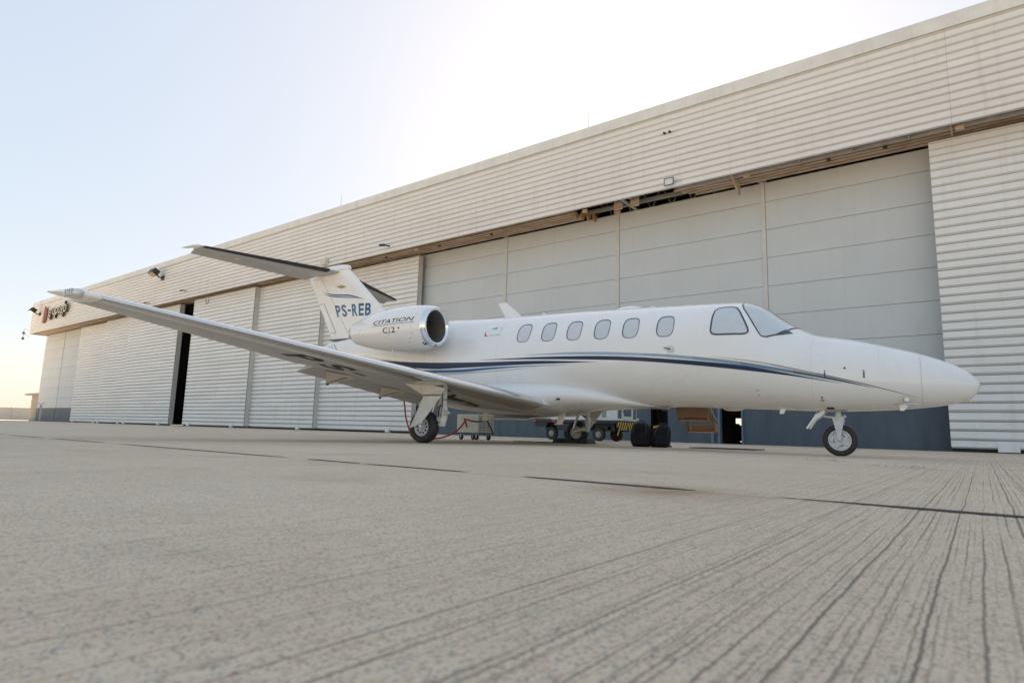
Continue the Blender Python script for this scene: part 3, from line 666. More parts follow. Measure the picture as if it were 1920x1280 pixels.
for i, (s, z) in enumerate(WC):
    poly = []
    for k in range(28):
        a = 2*PI*k/28; c, si = math.cos(a), math.sin(a)
        poly.append((s+.132*math.copysign(abs(c)**.62, c), z+.172*math.copysign(abs(si)**.62, si)))
    for side in (1, -1):
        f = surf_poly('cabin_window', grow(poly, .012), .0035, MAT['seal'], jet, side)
        surf_poly('pane', [(s+(x_-s)*.98-.006, z+(y_-z)*.98-.007) for x_, y_ in poly], .006, MAT['shade_b'] if i in (3, 5) else MAT['shade'], f, side)  # pane off-centre so the dark rim draws the recess's inner shadow
cw = [(1.619,2.20),(1.575,2.245),(1.50,2.262),(1.37,2.258),(1.32,2.243),(1.285,2.205),(1.115,1.865),(1.105,1.815),(1.14,1.786),(1.20,1.780),(1.56,1.786),(1.615,1.805),(1.636,1.85),(1.632,2.08)]
ws = [(1.265,2.322),(1.216,2.215),(1.061,1.958),(.965,1.785),(.930,1.738),(.895,1.722),(.848,1.717),(.735,1.752),(.60,1.815)]
for side in (1, -1):
    f = surf_poly('cockpit_side_window', grow(cw, .016), .0035, MAT['seal'], jet, side)
    surf_poly('pane', grow(cw, -.010), .006, MAT['shade'], f, side)
    wa = [(s, ang(s, z)) for s, z in ws]+[(.50, 1.22), (.44, 1.545), (.72, 1.545), (.97, 1.545), (1.17, 1.545), (1.24, 1.35)]
    f = surf_poly('windshield', wa, .0035, MAT['seal'], jet, side, .04, True)
    cs = sum(p[0] for p in wa)/len(wa); ca = sum(p[1] for p in wa)/len(wa)
    wb = grow([(s, min(a, 1.41) if a > 1.3 else a) for s, a in wa], -.020)
    surf_poly('pane', wb, .007, MAT['shade'], f, side, .04, True)
    # dark corner of the windshield seal
    surf_poly('seal_corner', [(.76,1.752),(.62,1.855),(.52,1.79),(.66,1.762)], .008, MAT['seal'], f, side, .04)
# seams and small markings on the nose
def ring_seam(s, a0, a1, w=.004, m='seam'):
    q = MB(); n = 40
    q.loft([[fus_off(s-w, a0+(a1-a0)*k/n, .0012), fus_off(s+w, a0+(a1-a0)*k/n, .0012)] for k in range(n+1)], caps=False, closed=False)
    q.build('panel_seam', MAT[m], fuselage, 60)
ring_seam(-1.04, -PI/2, PI/2, .004); ring_seam(.27, -.9, 1.2, .002); ring_seam(-.56, .45, 1.35, .002); ring_seam(5.62, -.5, .9, .002)
def long_seam(s0, s1, z0, z1, w=.002):
    q = MB(); n = 30
    q.loft([[fus_off(s0+(s1-s0)*k/n, ang(s0+(s1-s0)*k/n, z0+(z1-z0)*k/n)-w, .0012), fus_off(s0+(s1-s0)*k/n, ang(s0+(s1-s0)*k/n, z0+(z1-z0)*k/n)+w, .0012)] for k in range(n+1)], caps=False, closed=False)
    q.build('panel_seam', MAT['seam'], fuselage, 60)
long_seam(.35, 3.6, .83, .87)
def patch(name, s, z, ds, dz, m, off=.004): return surf_poly(name, [(s-ds, z-dz), (s+ds, z-dz), (s+ds, z+dz), (s-ds, z+dz)], off, MAT[m], fuselage)
for s in (.10, -.38): patch('latch', s, 1.13+(.0 if s > 0 else -.0), .010, .042, 'seal'); patch('latch_button', s, 1.19, .006, .012, 'black')
patch('port', -.15, 1.23, .013, .013, 'black'); patch('port', .16, .83, .010, .010, 'black'); patch('placard', .16, .79, .022, .016, 'silver')
patch('port', 1.0, .93, .02, .003, 'black'); patch('port', 1.0, .86, .02, .003, 'black'); patch('port', .08, .685, .05, .012, 'dark')
# small emblems behind the cabin windows
patch('emblem_blue', 5.80, 2.19, .05, .012, 'lightblue'); patch('emblem_dark', 5.76, 2.19, .018, .022, 'regblue')
surf_poly('emblem_red', [(5.985,2.12),(5.965,2.12),(5.955,2.07),(5.88,2.035),(5.965,2.03)], .004, MAT['redmark'], fuselage)
patch('lettering_small', 5.80, 2.045, .05, .007, 'silver'); patch('lettering_small', 5.66, 2.045, .05, .007, 'silver'); patch('emblem_red', 5.62, 2.18, .03, .006, 'silver')
# angle-of-attack vane
q = MB(); p = fus_off(2.25, ang(2.25, 1.585), .0); q.lathe((p.x, p.y+.001, p.z), (0, -1, 0), [(-.01, .064), (.008, .064), (.012, .056), (.013, .0)], 24); v = q.build('vane_plate', MAT['hubwhite'], jet)
q = MB(); q.obox((p.x-.045, p.y-.022, p.z+.010), (.055, 0, -.014), (0, .004, 0), (.002, 0, .008)); q.build('vane', MAT['seal'], v, 0)
# pitot probes and strake fins low on the nose
for s, z in ((-.86, .795),):
    p = fus_off(s, ang(s, z), 0)
    q = MB(); q.obox((p.x, p.y-.03, p.z), (.035, 0, 0), (0, .035, 0), (0, 0, .035)); q.build('probe_mast', MAT['steel'], jet, 30, bevel=.01)
    q = MB(); q.tube([(p.x-.03, p.y-.07, p.z-.05), (p.x, p.y-.08, p.z-.06), (p.x+.13, p.y-.08, p.z-.065), (p.x+.16, p.y-.08, p.z-.065)], [.008, .012, .011, .005], 8); q.build('pitot_tube', MAT['polished'], jet)
p = A(-.82, .26, .725)
q = MB(); q.prism([p+Vector((.07, 0, .02)), p+Vector((-.05, 0, .02)), p+Vector((-.045, 0, -.075)), p+Vector((.0, 0, -.075))], (0, .008, 0)); q.build('nose_fin', MAT['paint'], jet, 0)
q = MB(); q.tube([p+Vector((-.12, -.01, .01)), p+Vector((.03, -.01, .03))], .005, 6); q.build('static_wick', MAT['gold'], jet)
# antennas and bumps on the crown
def blade(name, s, z0, h, c0, c1, sweep, l=0, t=.012, m='paint'):
    q = MB(); rings = []
    for k, (zz, c, o) in enumerate(((z0, c0, 0), (z0+h, c1, sweep))):
        pr = []
        for xx, tt in ((0, 0), (.12, .8), (.35, 1), (.7, .6), (1, 0), (.7, -.6), (.35, -1), (.12, -.8)): pr.append(A(s+o+xx*c, l+tt*t, zz))
        rings.append(pr)
    q.loft(rings); return q.build(name, MAT[m], jet, 50)
blade('blade_antenna', 5.55, 2.49, .36, .42, .20, .44)
blade('blade_antenna', 5.02, 2.50, .06, .10, .05, .05)
for s, h, ln, w in ((3.29, .062, .26, .14), (2.86, .035, .10, .08), (2.2, .02, .18, .10), (4.9, .02, .16, .08)):
    q = MB(); zt = pchip(TOP, s)
    q.loft([[A(s+ln*math.cos(u)*math.cos(0), w*math.sin(v_)*math.sin(u), zt-.01+(h+.01)*max(0, math.sin(u))*math.cos(v_)) for v_ in [-PI/2+PI*j/10 for j in range(11)]] for u in [PI*i/16 for i in range(17)]], caps=False, closed=False)
    q.build('antenna_dome', MAT['paint'], jet, 60)
q = MB(); q.loft([[A(1.50+.17*math.cos(u), .07*math.sin(u)*math.cos(v_), .685-.04*math.sin(u)*abs(math.sin(v_))) for v_ in [PI*j/10 for j in range(11)]] for u in [PI*i/14 for i in range(15)]], caps=False, closed=False)
q.build('belly_lamp_fairing', MAT['paint_cream'], jet, 60)
blade('blade_antenna', 4.50, .38, .27, .13, .16, -.10, .25, .010, 'paint_cream'); q = MB(); p = A(4.53, .25, .385); q.box(p.x-.11, p.x+.02, p.y-.05, p.y+.05, .375, .392); q.build('antenna_foot', MAT['paint_cream'], jet, 0)
blade('blade_antenna', 6.15, .42, .22, .13, .15, -.05, .3, .010, 'paint_cream')
blade('blade_antenna', .72, .60, .08, .06, .09, -.04, .2, .006)

# belly fairing
FT = [(2.75,.72),(3.2,.88),(3.8,1.06),(4.5,1.16),(5.5,1.20),(6.8,1.18),(7.6,1.08),(8.3,1.02)]
FB = [(2.75,.70),(3.3,.675),(3.9,.650),(4.6,.57),(5.1,.515),(5.7,.515),(6.3,.57),(7.0,.66),(7.7,.83),(8.3,1.0)]
FW = [(2.75,.16),(3.2,.50),(3.8,.76),(4.4,.90),(5.2,.95),(6.8,.95),(7.6,.78),(8.3,.40)]
q = MB(); rings = []
for i in range(49):
    s = 2.75+(8.3-2.75)*i/48; t, b_, w = pchip(FT, s), pchip(FB, s), pchip(FW, s); m = b_+(t-b_)*.52
    r = []
    for k in range(40):
        a = 2*PI*k/40; c, si = math.cos(a), math.sin(a); e = 2/2.5
        r.append(A(s, w*math.copysign(abs(c)**e, c), m+((t-m) if si >= 0 else (m-b_))*math.copysign(abs(si)**e, si)))
    rings.append(r)
q.loft(rings); fairing = q.build('belly_fairing', MAT['paint'], jet, 60)
q = MB(); q.obox(A(4.22, .93, .80), (.03, 0, 0), (0, .012, 0), (0, 0, .018)); q.build('fuel_drain_window', MAT['black'], fairing, 0)
q = MB(); q.prism([A(5.05, -.32, .505), A(5.05, .35, .505), A(5.15, .40, .47), A(6.0, .40, .47), A(6.12, .33, .50), A(6.12, -.32, .50)], (0, 0, -.025)); q.build('inner_gear_door', MAT['paint_cream'], jet, 0, bevel=.008)

# ---- wings
def LEs(l): return 4.50+.3014*(l-.88) if l > .88 else 4.50-.55*(.88-l)
def LEz(l): return .715+.1288*(l-.9)
def TEs(l): return 7.35
def TEz(l): return .835+.1215*(l-.9)
def yt(x, t): x = max(0., x); return 5*t*(.2969*math.sqrt(x)-.126*x-.3516*x*x+.2843*x**3-.1015*x**4)
def wpt(l, x, up, side, d=0.0):
    c = TEs(l)-LEs(l); t = .115-.012*l/7.5; y = yt(x, t)*c
    z = LEz(l)+(TEz(l)-LEz(l))*x+(y*1.12 if up else -y*.85)+(d if up else -d)
    return A(LEs(l)+x*c, l*side, z)
def wring(l, x0, x1, side, d=0.0, n=14):
    up = []; dn = []
    for k in range(n+1):
        u = k/n; x = x0+(x1-x0)*(u*u if x0 == 0 else u)
        up.append(wpt(l, x, True, side, d)); dn.append(wpt(l, x, False, side, d))
    return up+dn[::-1][:-1 if x0 == 0 else None]
def xcut(l, s): return (s-LEs(l))/(TEs(l)-LEs(l))
def seg(a, b_, n): return [a+(b_-a)*k/n for k in range(n+1)]
HINGE = 6.92; F0, F1, AI1 = 1.15, 3.97, 7.05
for side in (1, -1):
    w = MB()
    w.loft([wring(l, 0, .999, side) for l in seg(.45, F0, 5)])
    w.loft([wring(l, 0, xcut(l, HINGE), side) for l in seg(F0, F1, 12)])
    w.loft([wring(l, 0, xcut(l, 7.0), side) for l in seg(F1, AI1, 12)])
    w.loft([wring(l, 0, .999, side) for l in seg(AI1, 7.25, 2)])
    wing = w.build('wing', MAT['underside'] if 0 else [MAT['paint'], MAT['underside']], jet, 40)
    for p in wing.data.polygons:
        if p.normal.z < -.05: p.material_index = 1  # faces looking down take the shade-darkened white
    # tip cap
    def tipring(l, a0, a1, th, dz):
        c = a1-a0; up = []; dn = []
        for k in range(13):
            u = k/12; x = u*u; y = yt(x, .11)*c*th
            zc = LEz(7.25)+(TEz(7.25)-LEz(7.25))*(a0+x*c-LEs(7.25))/(TEs(7.25)-LEs(7.25))+dz
            up.append(A(a0+x*c, l*side, zc+y*1.12)); dn.append(A(a0+x*c, l*side, zc-y*.85))
        return up+dn[::-1][:-1]
    l0 = LEs(7.25); w = MB()
    w.loft([tipring(7.25, l0, 7.35, 1, 0), tipring(7.33, l0+.03, 7.30, 1.15, .008), tipring(7.40, l0+.08, 7.25, 1.2, .018), tipring(7.46, l0+.18, 7.22, 1.05, .028), tipring(7.50, l0+.34, 7.20, .6, .035), tipring(7.515, l0+.50, 7.16, .15, .04)])
    w.build('wing_tip', MAT['paint'], wing, 60)
    w = MB(); c = A(l0+.24, 7.42*side, LEz(7.25)+.035)
    w.loft([[c+Vector((.17*math.cos(u), .075*math.sin(u)*math.cos(v_), .060*math.sin(u)*math.sin(v_))) for v_ in [2*PI*j/14 for j in range(14)]] for u in [.15+(PI-.3)*i/10 for i in range(11)]]); w.build('navigation_light', MAT['glass'], wing, 60)
    w = MB()
    for k in range(4): w.obox(c+Vector((-.08+.05*k, -.066*side, .0)), (.012, 0, 0), (0, .010, 0), (0, 0, .040))
    w.build('lamp_louvre', MAT['steel'], wing, 0)
    for lw in (6.6, 5.4):
        q = MB(); p = A(7.36, lw*side, TEz(lw)); q.tube([p, p+Vector((-.14, 0, .004))], .003, 5); q.build('static_wick', MAT['black'], wing)
    # polished leading edge
    w = MB(); ls = seg(.93, 7.25, 20); rings = []
    for l in ls:
        r = []
        for k in range(-9, 10):
            u = abs(k)/9; xe = (.075 if k < 0 else .16); r.append(wpt(l, xe*u*u, k < 0, side, .004))
        rings.append(r)
    w.loft(rings, caps=False, closed=False); w.build('leading_edge', MAT['polished'], wing, 60)
    # aileron
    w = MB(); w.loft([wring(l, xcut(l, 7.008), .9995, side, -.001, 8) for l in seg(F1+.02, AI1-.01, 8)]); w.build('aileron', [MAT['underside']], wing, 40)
    # flap, lowered a little
    w = MB(); rings = []
    for l in seg(F0+.01, F1-.01, 10):
        r = wring(l, xcut(l, HINGE+.012), .9995, side, -.002, 8); piv = wpt(l, xcut(l, HINGE), False, side); th = -(.30+.05*(F1-l)/2.8)
        o = []
        for p in r:
            dx, dz = -(p.x-piv.x), p.z-piv.z
            o.append(Vector((piv.x-(dx*math.cos(th)-dz*math.sin(th)), p.y, piv.z+dx*math.sin(th)+dz*math.cos(th))))
        rings.append(o)
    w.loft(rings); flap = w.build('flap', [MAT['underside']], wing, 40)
    # flap track fairings
    for lc in (3.38, 2.15):
        z0 = wpt(lc, xcut(lc, HINGE), False, side).z
        w = MB(); a_, b2, f_, r_ = A(HINGE+.04, (lc+.30)*side, z0+.020), A(HINGE+.04, (lc-.30)*side, z0-.062), A(HINGE-.30, (lc+.0)*side, z0-.040), A(HINGE+.40, lc*side, z0-.150)
        k1, k2 = A(HINGE-.0, lc*side, z0-.062), A(HINGE+.30, lc*side, z0-.128)
        w.add([a_, b2, f_, r_, k1, k2], [(0, 2, 4), (2, 1, 4), (0, 4, 5, 3), (1, 3, 5, 4), (0, 3, 1, 2)]); w.build('flap_track_fairing', MAT['paint_cream'], wing, 0)
        w = MB(); w.tube([A(HINGE-.10, lc*side, z0-.060), A(HINGE+.1, lc*side, z0-.085), A(HINGE+.30, lc*side, z0-.132)], .008, 6); w.lathe(A(HINGE+.36, lc*side, z0-.155), (0, 1, 0), [(-.02, .0), (-.02, .018), (.02, .018), (.02, 0)], 10); w.build('flap_track', MAT['bronze'], wing)
    # small underside details
    for l, x in ((6.9, .35), (6.5, .45), (6.6, .7), (5.9, .55), (5.0, .5), (3.3, .35), (2.2, .35), (1.6, .5)):
        p = wpt(l, x, False, side, .002); q = MB(); q.lathe(p, (0, 0, -1), [(0, .030), (.003, .028), (.003, 0)], 14); q.build('fuel_port', MAT['seam'], wing)
    for l0_, l1_, x in ((4.05, 7.3, .22), (1.0, 4.0, .30)):
        q = MB(); q.loft([[wpt(l, x-.002, False, side, .001), wpt(l, x+.002, False, side, .001)] for l in seg(l0_, l1_, 12)], caps=False, closed=False); q.build('panel_seam', MAT['seam'], wing, 0)
    if side == 1: starboard_wing = wing
# registration under the starboard wing
def under(l_a, l_b, s_a, s_b):
    def f(u, v):
        l = l_a+(l_b-l_a)*u; s = s_a+(s_b-s_a)*v; return wpt(l, xcut(l, s), False, 1, .003)
    return f
for ch, la, lb, sa, sb in (('P', 4.93, 4.52, 6.47, 5.90), ('S', 4.33, 3.93, 6.45, 5.90), ('-', 3.80, 3.58, 6.23, 6.13)):
    map_text('registration_letter', ch, under(la, lb, sa, sb), MAT['darkgrey'], starboard_wing, .08, fatten=.032)
# wheel wells
for side in (1, -1):
    q = MB(); po = [(.95, .50), (1.15, .545), (1.6, .56), (2.1, .55), (2.42, .50), (2.42, .36), (2.2, .31), (1.7, .34), (1.2, .40)]
    q.add([wpt(l, x, False, side, .004) for l, x in po], [tuple(range(len(po)))]); q.build('wheel_well', MAT['wellbrown'], jet, 0)
    q = MB()
    for a0, a1 in (((1.1, .50), (2.3, .42)), ((1.3, .42), (2.4, .47)), ((1.5, .53), (1.6, .37))): q.tube([wpt(*a0, False, side, .012), wpt(*a1, False, side, .012)], .014, 6)
    q.build('well_pipe', MAT['steel'], jet)

# ---- main gear
def wheel(parent, c, R_, w, rr, side, style):
    c = Vector(c); q = MB(); ax = (0, 1, 0)
    prof = [(-w*.30, rr), (-w*.42, rr+.012), (-w*.5, rr+(R_-rr)*.35), (-w*.49, rr+(R_-rr)*.7), (-w*.40, R_*.965), (-w*.26, R_*.995)]
    tread = []
    for g_ in (-.17, -.06, .06, .17): tread += [(w*(g_-.012), R_), (w*(g_-.008), R_-.006), (w*(g_+.008), R_-.006), (w*(g_+.012), R_)]
    prof = prof+tread+[(-a, b_) for a, b_ in prof[::-1]]
    q.lathe(c, ax, prof, 56); t = q.build('tyre', MAT['rubber'], parent, 40)
    for v in t.data.vertices:                     # the flat at the contact patch
        if v.co.z < .009: v.co.z = .001
    q = MB(); o = -side; O = lambda k: (0, k, 0)
    if style == 'main':
        q.lathe(c, O(o), [(w*.30, rr+.002), (w*.40, rr+.004), (w*.43, rr-.010), (w*.34, rr-.022), (w*.30, rr-.03), (w*.26, rr*.42), (w*.34, rr*.34), (w*.44, rr*.30), (w*.45, .0)], 48)
        q.lathe(c, O(-o), [(w*.30, rr+.002), (w*.40, rr), (w*.30, rr-.02), (w*.1, rr*.5), (w*.1, 0)], 48)
        for k in range(10):
            a = 2*PI*k/10; p = c+Vector((math.cos(a)*rr*.66, o*(w*.285+.004), math.sin(a)*rr*.66)); q.lathe(p, O(o), [(0, .0175), (.002, .0165), (.002, 0)], 12, mi=1)
        q.lathe(c+Vector((0, o*w*.45, 0)), O(o), [(0, .026), (.012, .024), (.014, 0)], 12, mi=2)
        q.build('wheel_rim', [MAT['hubwhite'], MAT['dark'], MAT['steel']], parent, 35)
    else:
        q.lathe(c, O(o), [(w*.30, rr+.002), (w*.42, rr+.003), (w*.44, rr-.012), (w*.30, rr-.022), (w*.34, rr-.05), (w*.36, rr*.3), (w*.44, rr*.24), (w*.46, 0)], 48)
        q.lathe(c, O(-o), [(w*.30, rr+.002), (w*.42, rr+.003), (w*.30, rr-.022), (w*.36, 0)], 48)
        for k in range(6):
            a = 2*PI*(k+.3)/6; p = c+Vector((math.cos(a)*rr*.74, o*(w*.33+.004), math.sin(a)*rr*.74)); q.lathe(p, O(o), [(0, .007), (.004, .006), (.004, 0)], 8, mi=1)
        for a0 in (.6, 3.0, 4.6):
            q.loft([[c+Vector((math.cos(a)*rr*k_, o*(w*.345+.003), math.sin(a)*rr*k_)) for k_ in (.50, .60)] for a in [a0+.75*j/8 for j in range(9)]], caps=False, closed=False, mi=2)
        q.lathe(c+Vector((0, o*w*.46, 0)), O(o), [(0, .020), (.014, .019), (.014, .008), (.02, .006), (.02, 0)], 8, mi=3)
        q.build('wheel_rim', [MAT['hubwhite'], MAT['black'], MAT['bronze'], MAT['gold']], parent, 35)
for side in (1, -1):
    L = 2.645
    def G(s, l, z): return A(s, l*side, z)
    q = MB()
    q.tube([G(5.42, 2.58, 1.0), G(5.405, 2.59, .93), G(5.39, 2.60, .62), G(5.385, 2.60, .56)], [.075, .060, .055, .058], 16)
    q.tube([G(5.385, 2.60, .585), G(5.38, 2.60, .52), G(5.385, 2.60, .40), G(5.40, 2.60, .275)], [.062, .072, .068, .048], 14)
    q.tube([G(5.50, 2.40, .95), G(5.40, 2.58, .93)], .045, 10)
    gear = q.build('main_gear', MAT['gear'], jet, 50)
    q = MB(); q.lathe(G(5.42, 2.66, .385), (0, -side, 0), [(-.14, .045), (.0, .048), (.012, .042), (.014, .022), (.022, .020), (.022, 0)], 18); q.lathe(G(5.41, 2.60, .305), (0, -side, 0), [(-.06, .038), (.05, .038), (.06, .02), (.06, 0)], 14); q.build('pivot', MAT['gear'], gear)
    q = MB(); q.tube([G(5.41, 2.56, .33), G(5.52, 2.53, .32), G(5.63, 2.52, .28), G(5.70, 2.52, .257)], [.045, .048, .042, .036], 12); q.tube([G(5.70, 2.50, .257), G(5.70, 2.66, .257)], .03, 10); q.build('trailing_arm', MAT['gear'], gear)
    q = MB(); q.tube([G(5.70, 2.52, .34), G(5.62, 2.52, .62)], .030, 12); q.tube([G(5.62, 2.52, .60), G(5.55, 2.52, .92)], .042, 12); q.build('shock_absorber', MAT['steel'], gear)
    q = MB(); q.tube([G(5.45, 2.60, .60), G(5.52, 2.40, .72), G(5.45, 2.1, .84)], .022, 8); q.tube([G(5.40, 2.66, .62), G(5.43, 2.66, .50), G(5.46, 2.65, .36), G(5.6, 2.6, .34)], .008, 6); q.tube([G(5.38, 2.66, .90), G(5.36, 2.66, .6), G(5.38, 2.67, .42)], .007, 6); q.build('brake_hose', MAT['equip_dark'], gear)
    q = MB(); q.lathe(G(5.385, 2.60, .69), (0, 0, 1), [(-.008, .047), (-.008, .05), (.008, .05), (.008, .047)], 16); q.build('strut_clamp', MAT['bronze'], gear)
    q = MB(); q.prism([G(5.34, 2.62, .55), G(5.20, 2.62, .48), G(5.34, 2.62, .44)], (0, -.03*side, 0)); q.build('door_link', MAT['gear'], gear, 0)
    wheel(gear, G(5.70, L+.04, .257), .258, .185, .146, side, 'main')
    q = MB(); q.prism([G(5.53, 2.93, .745), G(5.165, 2.93, .745), G(5.53, 2.96, .31), G(5.77, 2.96, .225)], (0, .022*side, 0)); q.build('gear_door', MAT['paint_cream'] if side == -1 else MAT['gear'], gear, 0, bevel=.006)
    q = MB(); q.add([G(5.53, 2.945, .75), G(5.165, 2.945, .75), G(5.20, 2.80, .86), G(5.50, 3.02, .935), G(5.86, 3.12, .97), G(5.80, 3.1, .93)], [(0, 1, 2, 3), (0, 3, 4, 5)]); o = q.build('upper_gear_door', MAT['paint_cream'], gear, 0)
    so = o.modifiers.new('t', 'SOLIDIFY'); so.thickness = .012
    q = MB(); q.tube([G(5.53, 2.94, .747), G(5.165, 2.94, .747)], .010, 8); q.build('door_hinge', MAT['bronze'], gear)

# ---- nose gear
q = MB(); q.tube([A(0.012, 0, .70), A(.010, 0, .56)], .038, 16); q.tube([A(.010, 0, .60), A(.010, 0, .53)], .052, 14); q.obox(A(.01, 0, .545), (.075, 0, 0), (0, .075, 0), (0, 0, .022))
ng = q.build('nose_gear', MAT['gear'], jet, 40)
for sd in (1, -1):
    q = MB(); q.prism([A(-.072, .082*sd, .53), A(.080, .082*sd, .53), A(.030, .092*sd, .30), A(.026, .092*sd, .225), A(-.020, .092*sd, .225), A(-.026, .092*sd, .30)], (0, -.014*sd*-1, 0)); q.build('fork_arm', MAT['hubwhite'], ng, 0, bevel=.003)
q = MB(); q.tube([A(.16, .05, .68), A(.205, .05, .595), A(.20, .05, .575), (A(.07, .05, .557))], .017, 10); q.tube([A(.16, -.05, .68), A(.205, -.05, .595), A(.20, -.05, .575), (A(.07, -.05, .557))], .017, 10); q.build('drag_brace', MAT['gear'], ng)
q = MB(); q.tube([A(-.05, 0, .56), A(-.09, 0, .585)], .022, 12); q.build('taxi_light', MAT['hubwhite'], ng)
for sd in (1, -1):
    q = MB(); q.prism([A(.155, .11*sd, .66), A(.195, .11*sd, .66), A(.30, .12*sd, .60), A(.335, .13*sd, .545), A(.432, .15*sd, .392), A(.408, .15*sd, .38), A(.312, .13*sd, .520), A(.21, .12*sd, .58)], (0, .008, 0)); q.build('gear_door', MAT['paint'], ng, 0)
    q = MB(); q.tube([A(.30, .12*sd, .60), A(.26, .12*sd, .67)], .005, 6); q.build('door_rod', MAT['steel'], ng)
q = MB(); q.box(-.17, .12, -.14, .14, .652, .668); q.build('gear_bay', MAT['dark'], ng, 0)
wheel(ng, A(0, 0, .229), .230, .112, .150, 1, 'nose')

# ---- fin and tailplane
def finLE(z): return 8.95+(z-2.55)*1.139
def finTE(z): return 11.25+(z-2.375)*.624
def fin_l(s, z):
    a, c = finLE(z), finTE(z)-finLE(z); return yt((s-a)/c, .10)*c
def finring(z, x0, x1, n=16, d=0):
    c = finTE(z)-finLE(z); up = []; dn = []
    for k in range(n+1):
        u = k/n; x = x0+(x1-x0)*(u*u if x0 == 0 else u); y = yt(x, .10)*c+d
        up.append(A(finLE(z)+x*c, y, z)); dn.append(A(finLE(z)+x*c, -y, z))
    return up+dn[::-1][:-1 if x0 == 0 else None]
RH = .70
q = MB(); q.loft([finring(z, 0, RH) for z in seg(2.25, 4.22, 14)]); fin = q.build('vertical_fin', MAT['paint'], jet, 40)
q = MB(); q.loft([finring(z, RH+.006, .999, 8) for z in seg(2.385, 4.02, 10)]); rudder = q.build('rudder', MAT['paint'], jet, 40)
q = MB(); q.loft([finring(z, RH+.0, .999, 8) for z in seg(4.03, 4.2, 3)]); q.build('fin_cap_rear', MAT['paint'], fin, 40)
q = MB(); q.loft([finring(z, .90, .9995, 4, .003) for z in seg(2.56, 3.34, 4)]); q.build('trim_tab', MAT['paint'], rudder, 40)
for z in (2.56, 3.34):
    q = MB(); q.loft([[A(finLE(z)+x*(finTE(z)-finLE(z)), fin_l(finLE(z)+x*(finTE(z)-finLE(z)), z)+.004, z+dz) for dz in (-.005, .005)] for x in (.885, .93, .995)], caps=False, closed=False); q.build('tab_gap', MAT['seal'], rudder, 0)
q = MB(); q.loft([[A(finLE(z)+x*(finTE(z)-finLE(z)), fin_l(finLE(z)+x*(finTE(z)-finLE(z)), z)+.004, z) for x in (.889, .8955)] for z in (2.56, 2.8, 3.34)], caps=False, closed=False); q.build('tab_gap', MAT['seal'], rudder, 0)
q = MB(); q.loft([[A(finLE(z)+x*(finTE(z)-finLE(z)), fin_l(finLE(z)+x*(finTE(z)-finLE(z)), z)-.004, z) for x in (RH-.001, RH+.007)] for z in (2.38, 3, 4.03)], caps=False, closed=False); q.build('hinge_gap', MAT['seal'], fin, 0)
q = MB(); q.box(-11.26, -10.55, -.07, .07, 2.355, 2.383); q.build('rudder_gap', MAT['seal'], fin, 0)
# bullet at the top
q = MB(); rings = []
for i in range(25):
    u = i/24; s = 10.72+1.78*u; r = math.sin(PI*min(1, u**.62))**.62 if 0 < u < 1 else 0.0
    rings.append([A(s, .11*r*math.cos(a), 4.18+(.14 if math.sin(a) > 0 else .07)*r*math.sin(a)) for a in [2*PI*k/20 for k in range(20)]])
q.loft(rings); q.build('tail_bullet', MAT['paint'], jet, 60)
HZ = 4.12
def HLs(l): return 11.05+.353*(l-.05)
def HTs(l): return 12.33+.105*(l-.05)
def hring(l, x0, x1, side, d=0, n=12, drop=0):
    a, c = HLs(l), HTs(l)-HLs(l); up = []; dn = []
    for k in range(n+1):
        u = k/n; x = x0+(x1-x0)*(u*u if x0 == 0 else u); y = yt(x, .10)*c+d; dz = -drop*max(0, (x-.66))/.34
        up.append(A(a+x*c, l*side, HZ+y+dz)); dn.append(A(a+x*c, l*side, HZ-y+dz))
    return up+dn[::-1][:-1 if x0 == 0 else None]
for side in (1, -1):
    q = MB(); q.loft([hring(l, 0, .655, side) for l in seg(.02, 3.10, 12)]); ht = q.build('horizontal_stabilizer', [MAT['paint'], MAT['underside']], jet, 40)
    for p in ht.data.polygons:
        if p.normal.z < -.05: p.material_index = 1  # lower skin gets its shade by colour, as on the wing
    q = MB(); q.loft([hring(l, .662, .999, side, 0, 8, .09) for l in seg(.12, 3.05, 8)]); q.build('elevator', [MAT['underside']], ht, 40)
    q = MB(); rings = []
    for k, (l, x0, x1, th) in enumerate(((3.12, 0, 1.02, 1), (3.17, .06, 1.12, .85), (3.20, .2, 1.2, .5), (3.215, .4, 1.25, .15))):
        a, c = HLs(l), HTs(l)-HLs(l); up = []; dn = []
        for j in range(11):
            x = x0+(x1-x0)*(j/10)**2; y = yt((x-x0)/(x1-x0), .11)*c*th
            up.append(A(a+x*c, l*side, HZ+y+.01)); dn.append(A(a+x*c, l*side, HZ-y+.01))
        rings.append(up+dn[::-1][:-1])
    q.loft(rings); q.build('tip_horn', MAT['paint'], ht, 60)
    q = MB(); rings = []
    for l in seg(.32, 3.04, 10):
        r = []
        for k in range(-7, 8): 
            a, c = HLs(l), HTs(l)-HLs(l); x = .13*(abs(k)/7)**2; y = yt(x, .10)*c+.004; r.append(A(a+x*c-.004, l*side, HZ+(y if k < 0 else -y)))
        rings.append(r)
    q.loft(rings, caps=False, closed=False); q.build('deicing_boot', MAT['boot'], ht, 60)
    for l in (2.1, .9):
        p = A(HLs(l)+.62*(HTs(l)-HLs(l)), l*side, HZ-.035); q = MB(); q.box(p.x-.05, p.x+.05, p.y-.05, p.y+.05, p.z-.02, p.z+.02); q.build('hinge_fairing', MAT['paint_cream'], ht, 0)
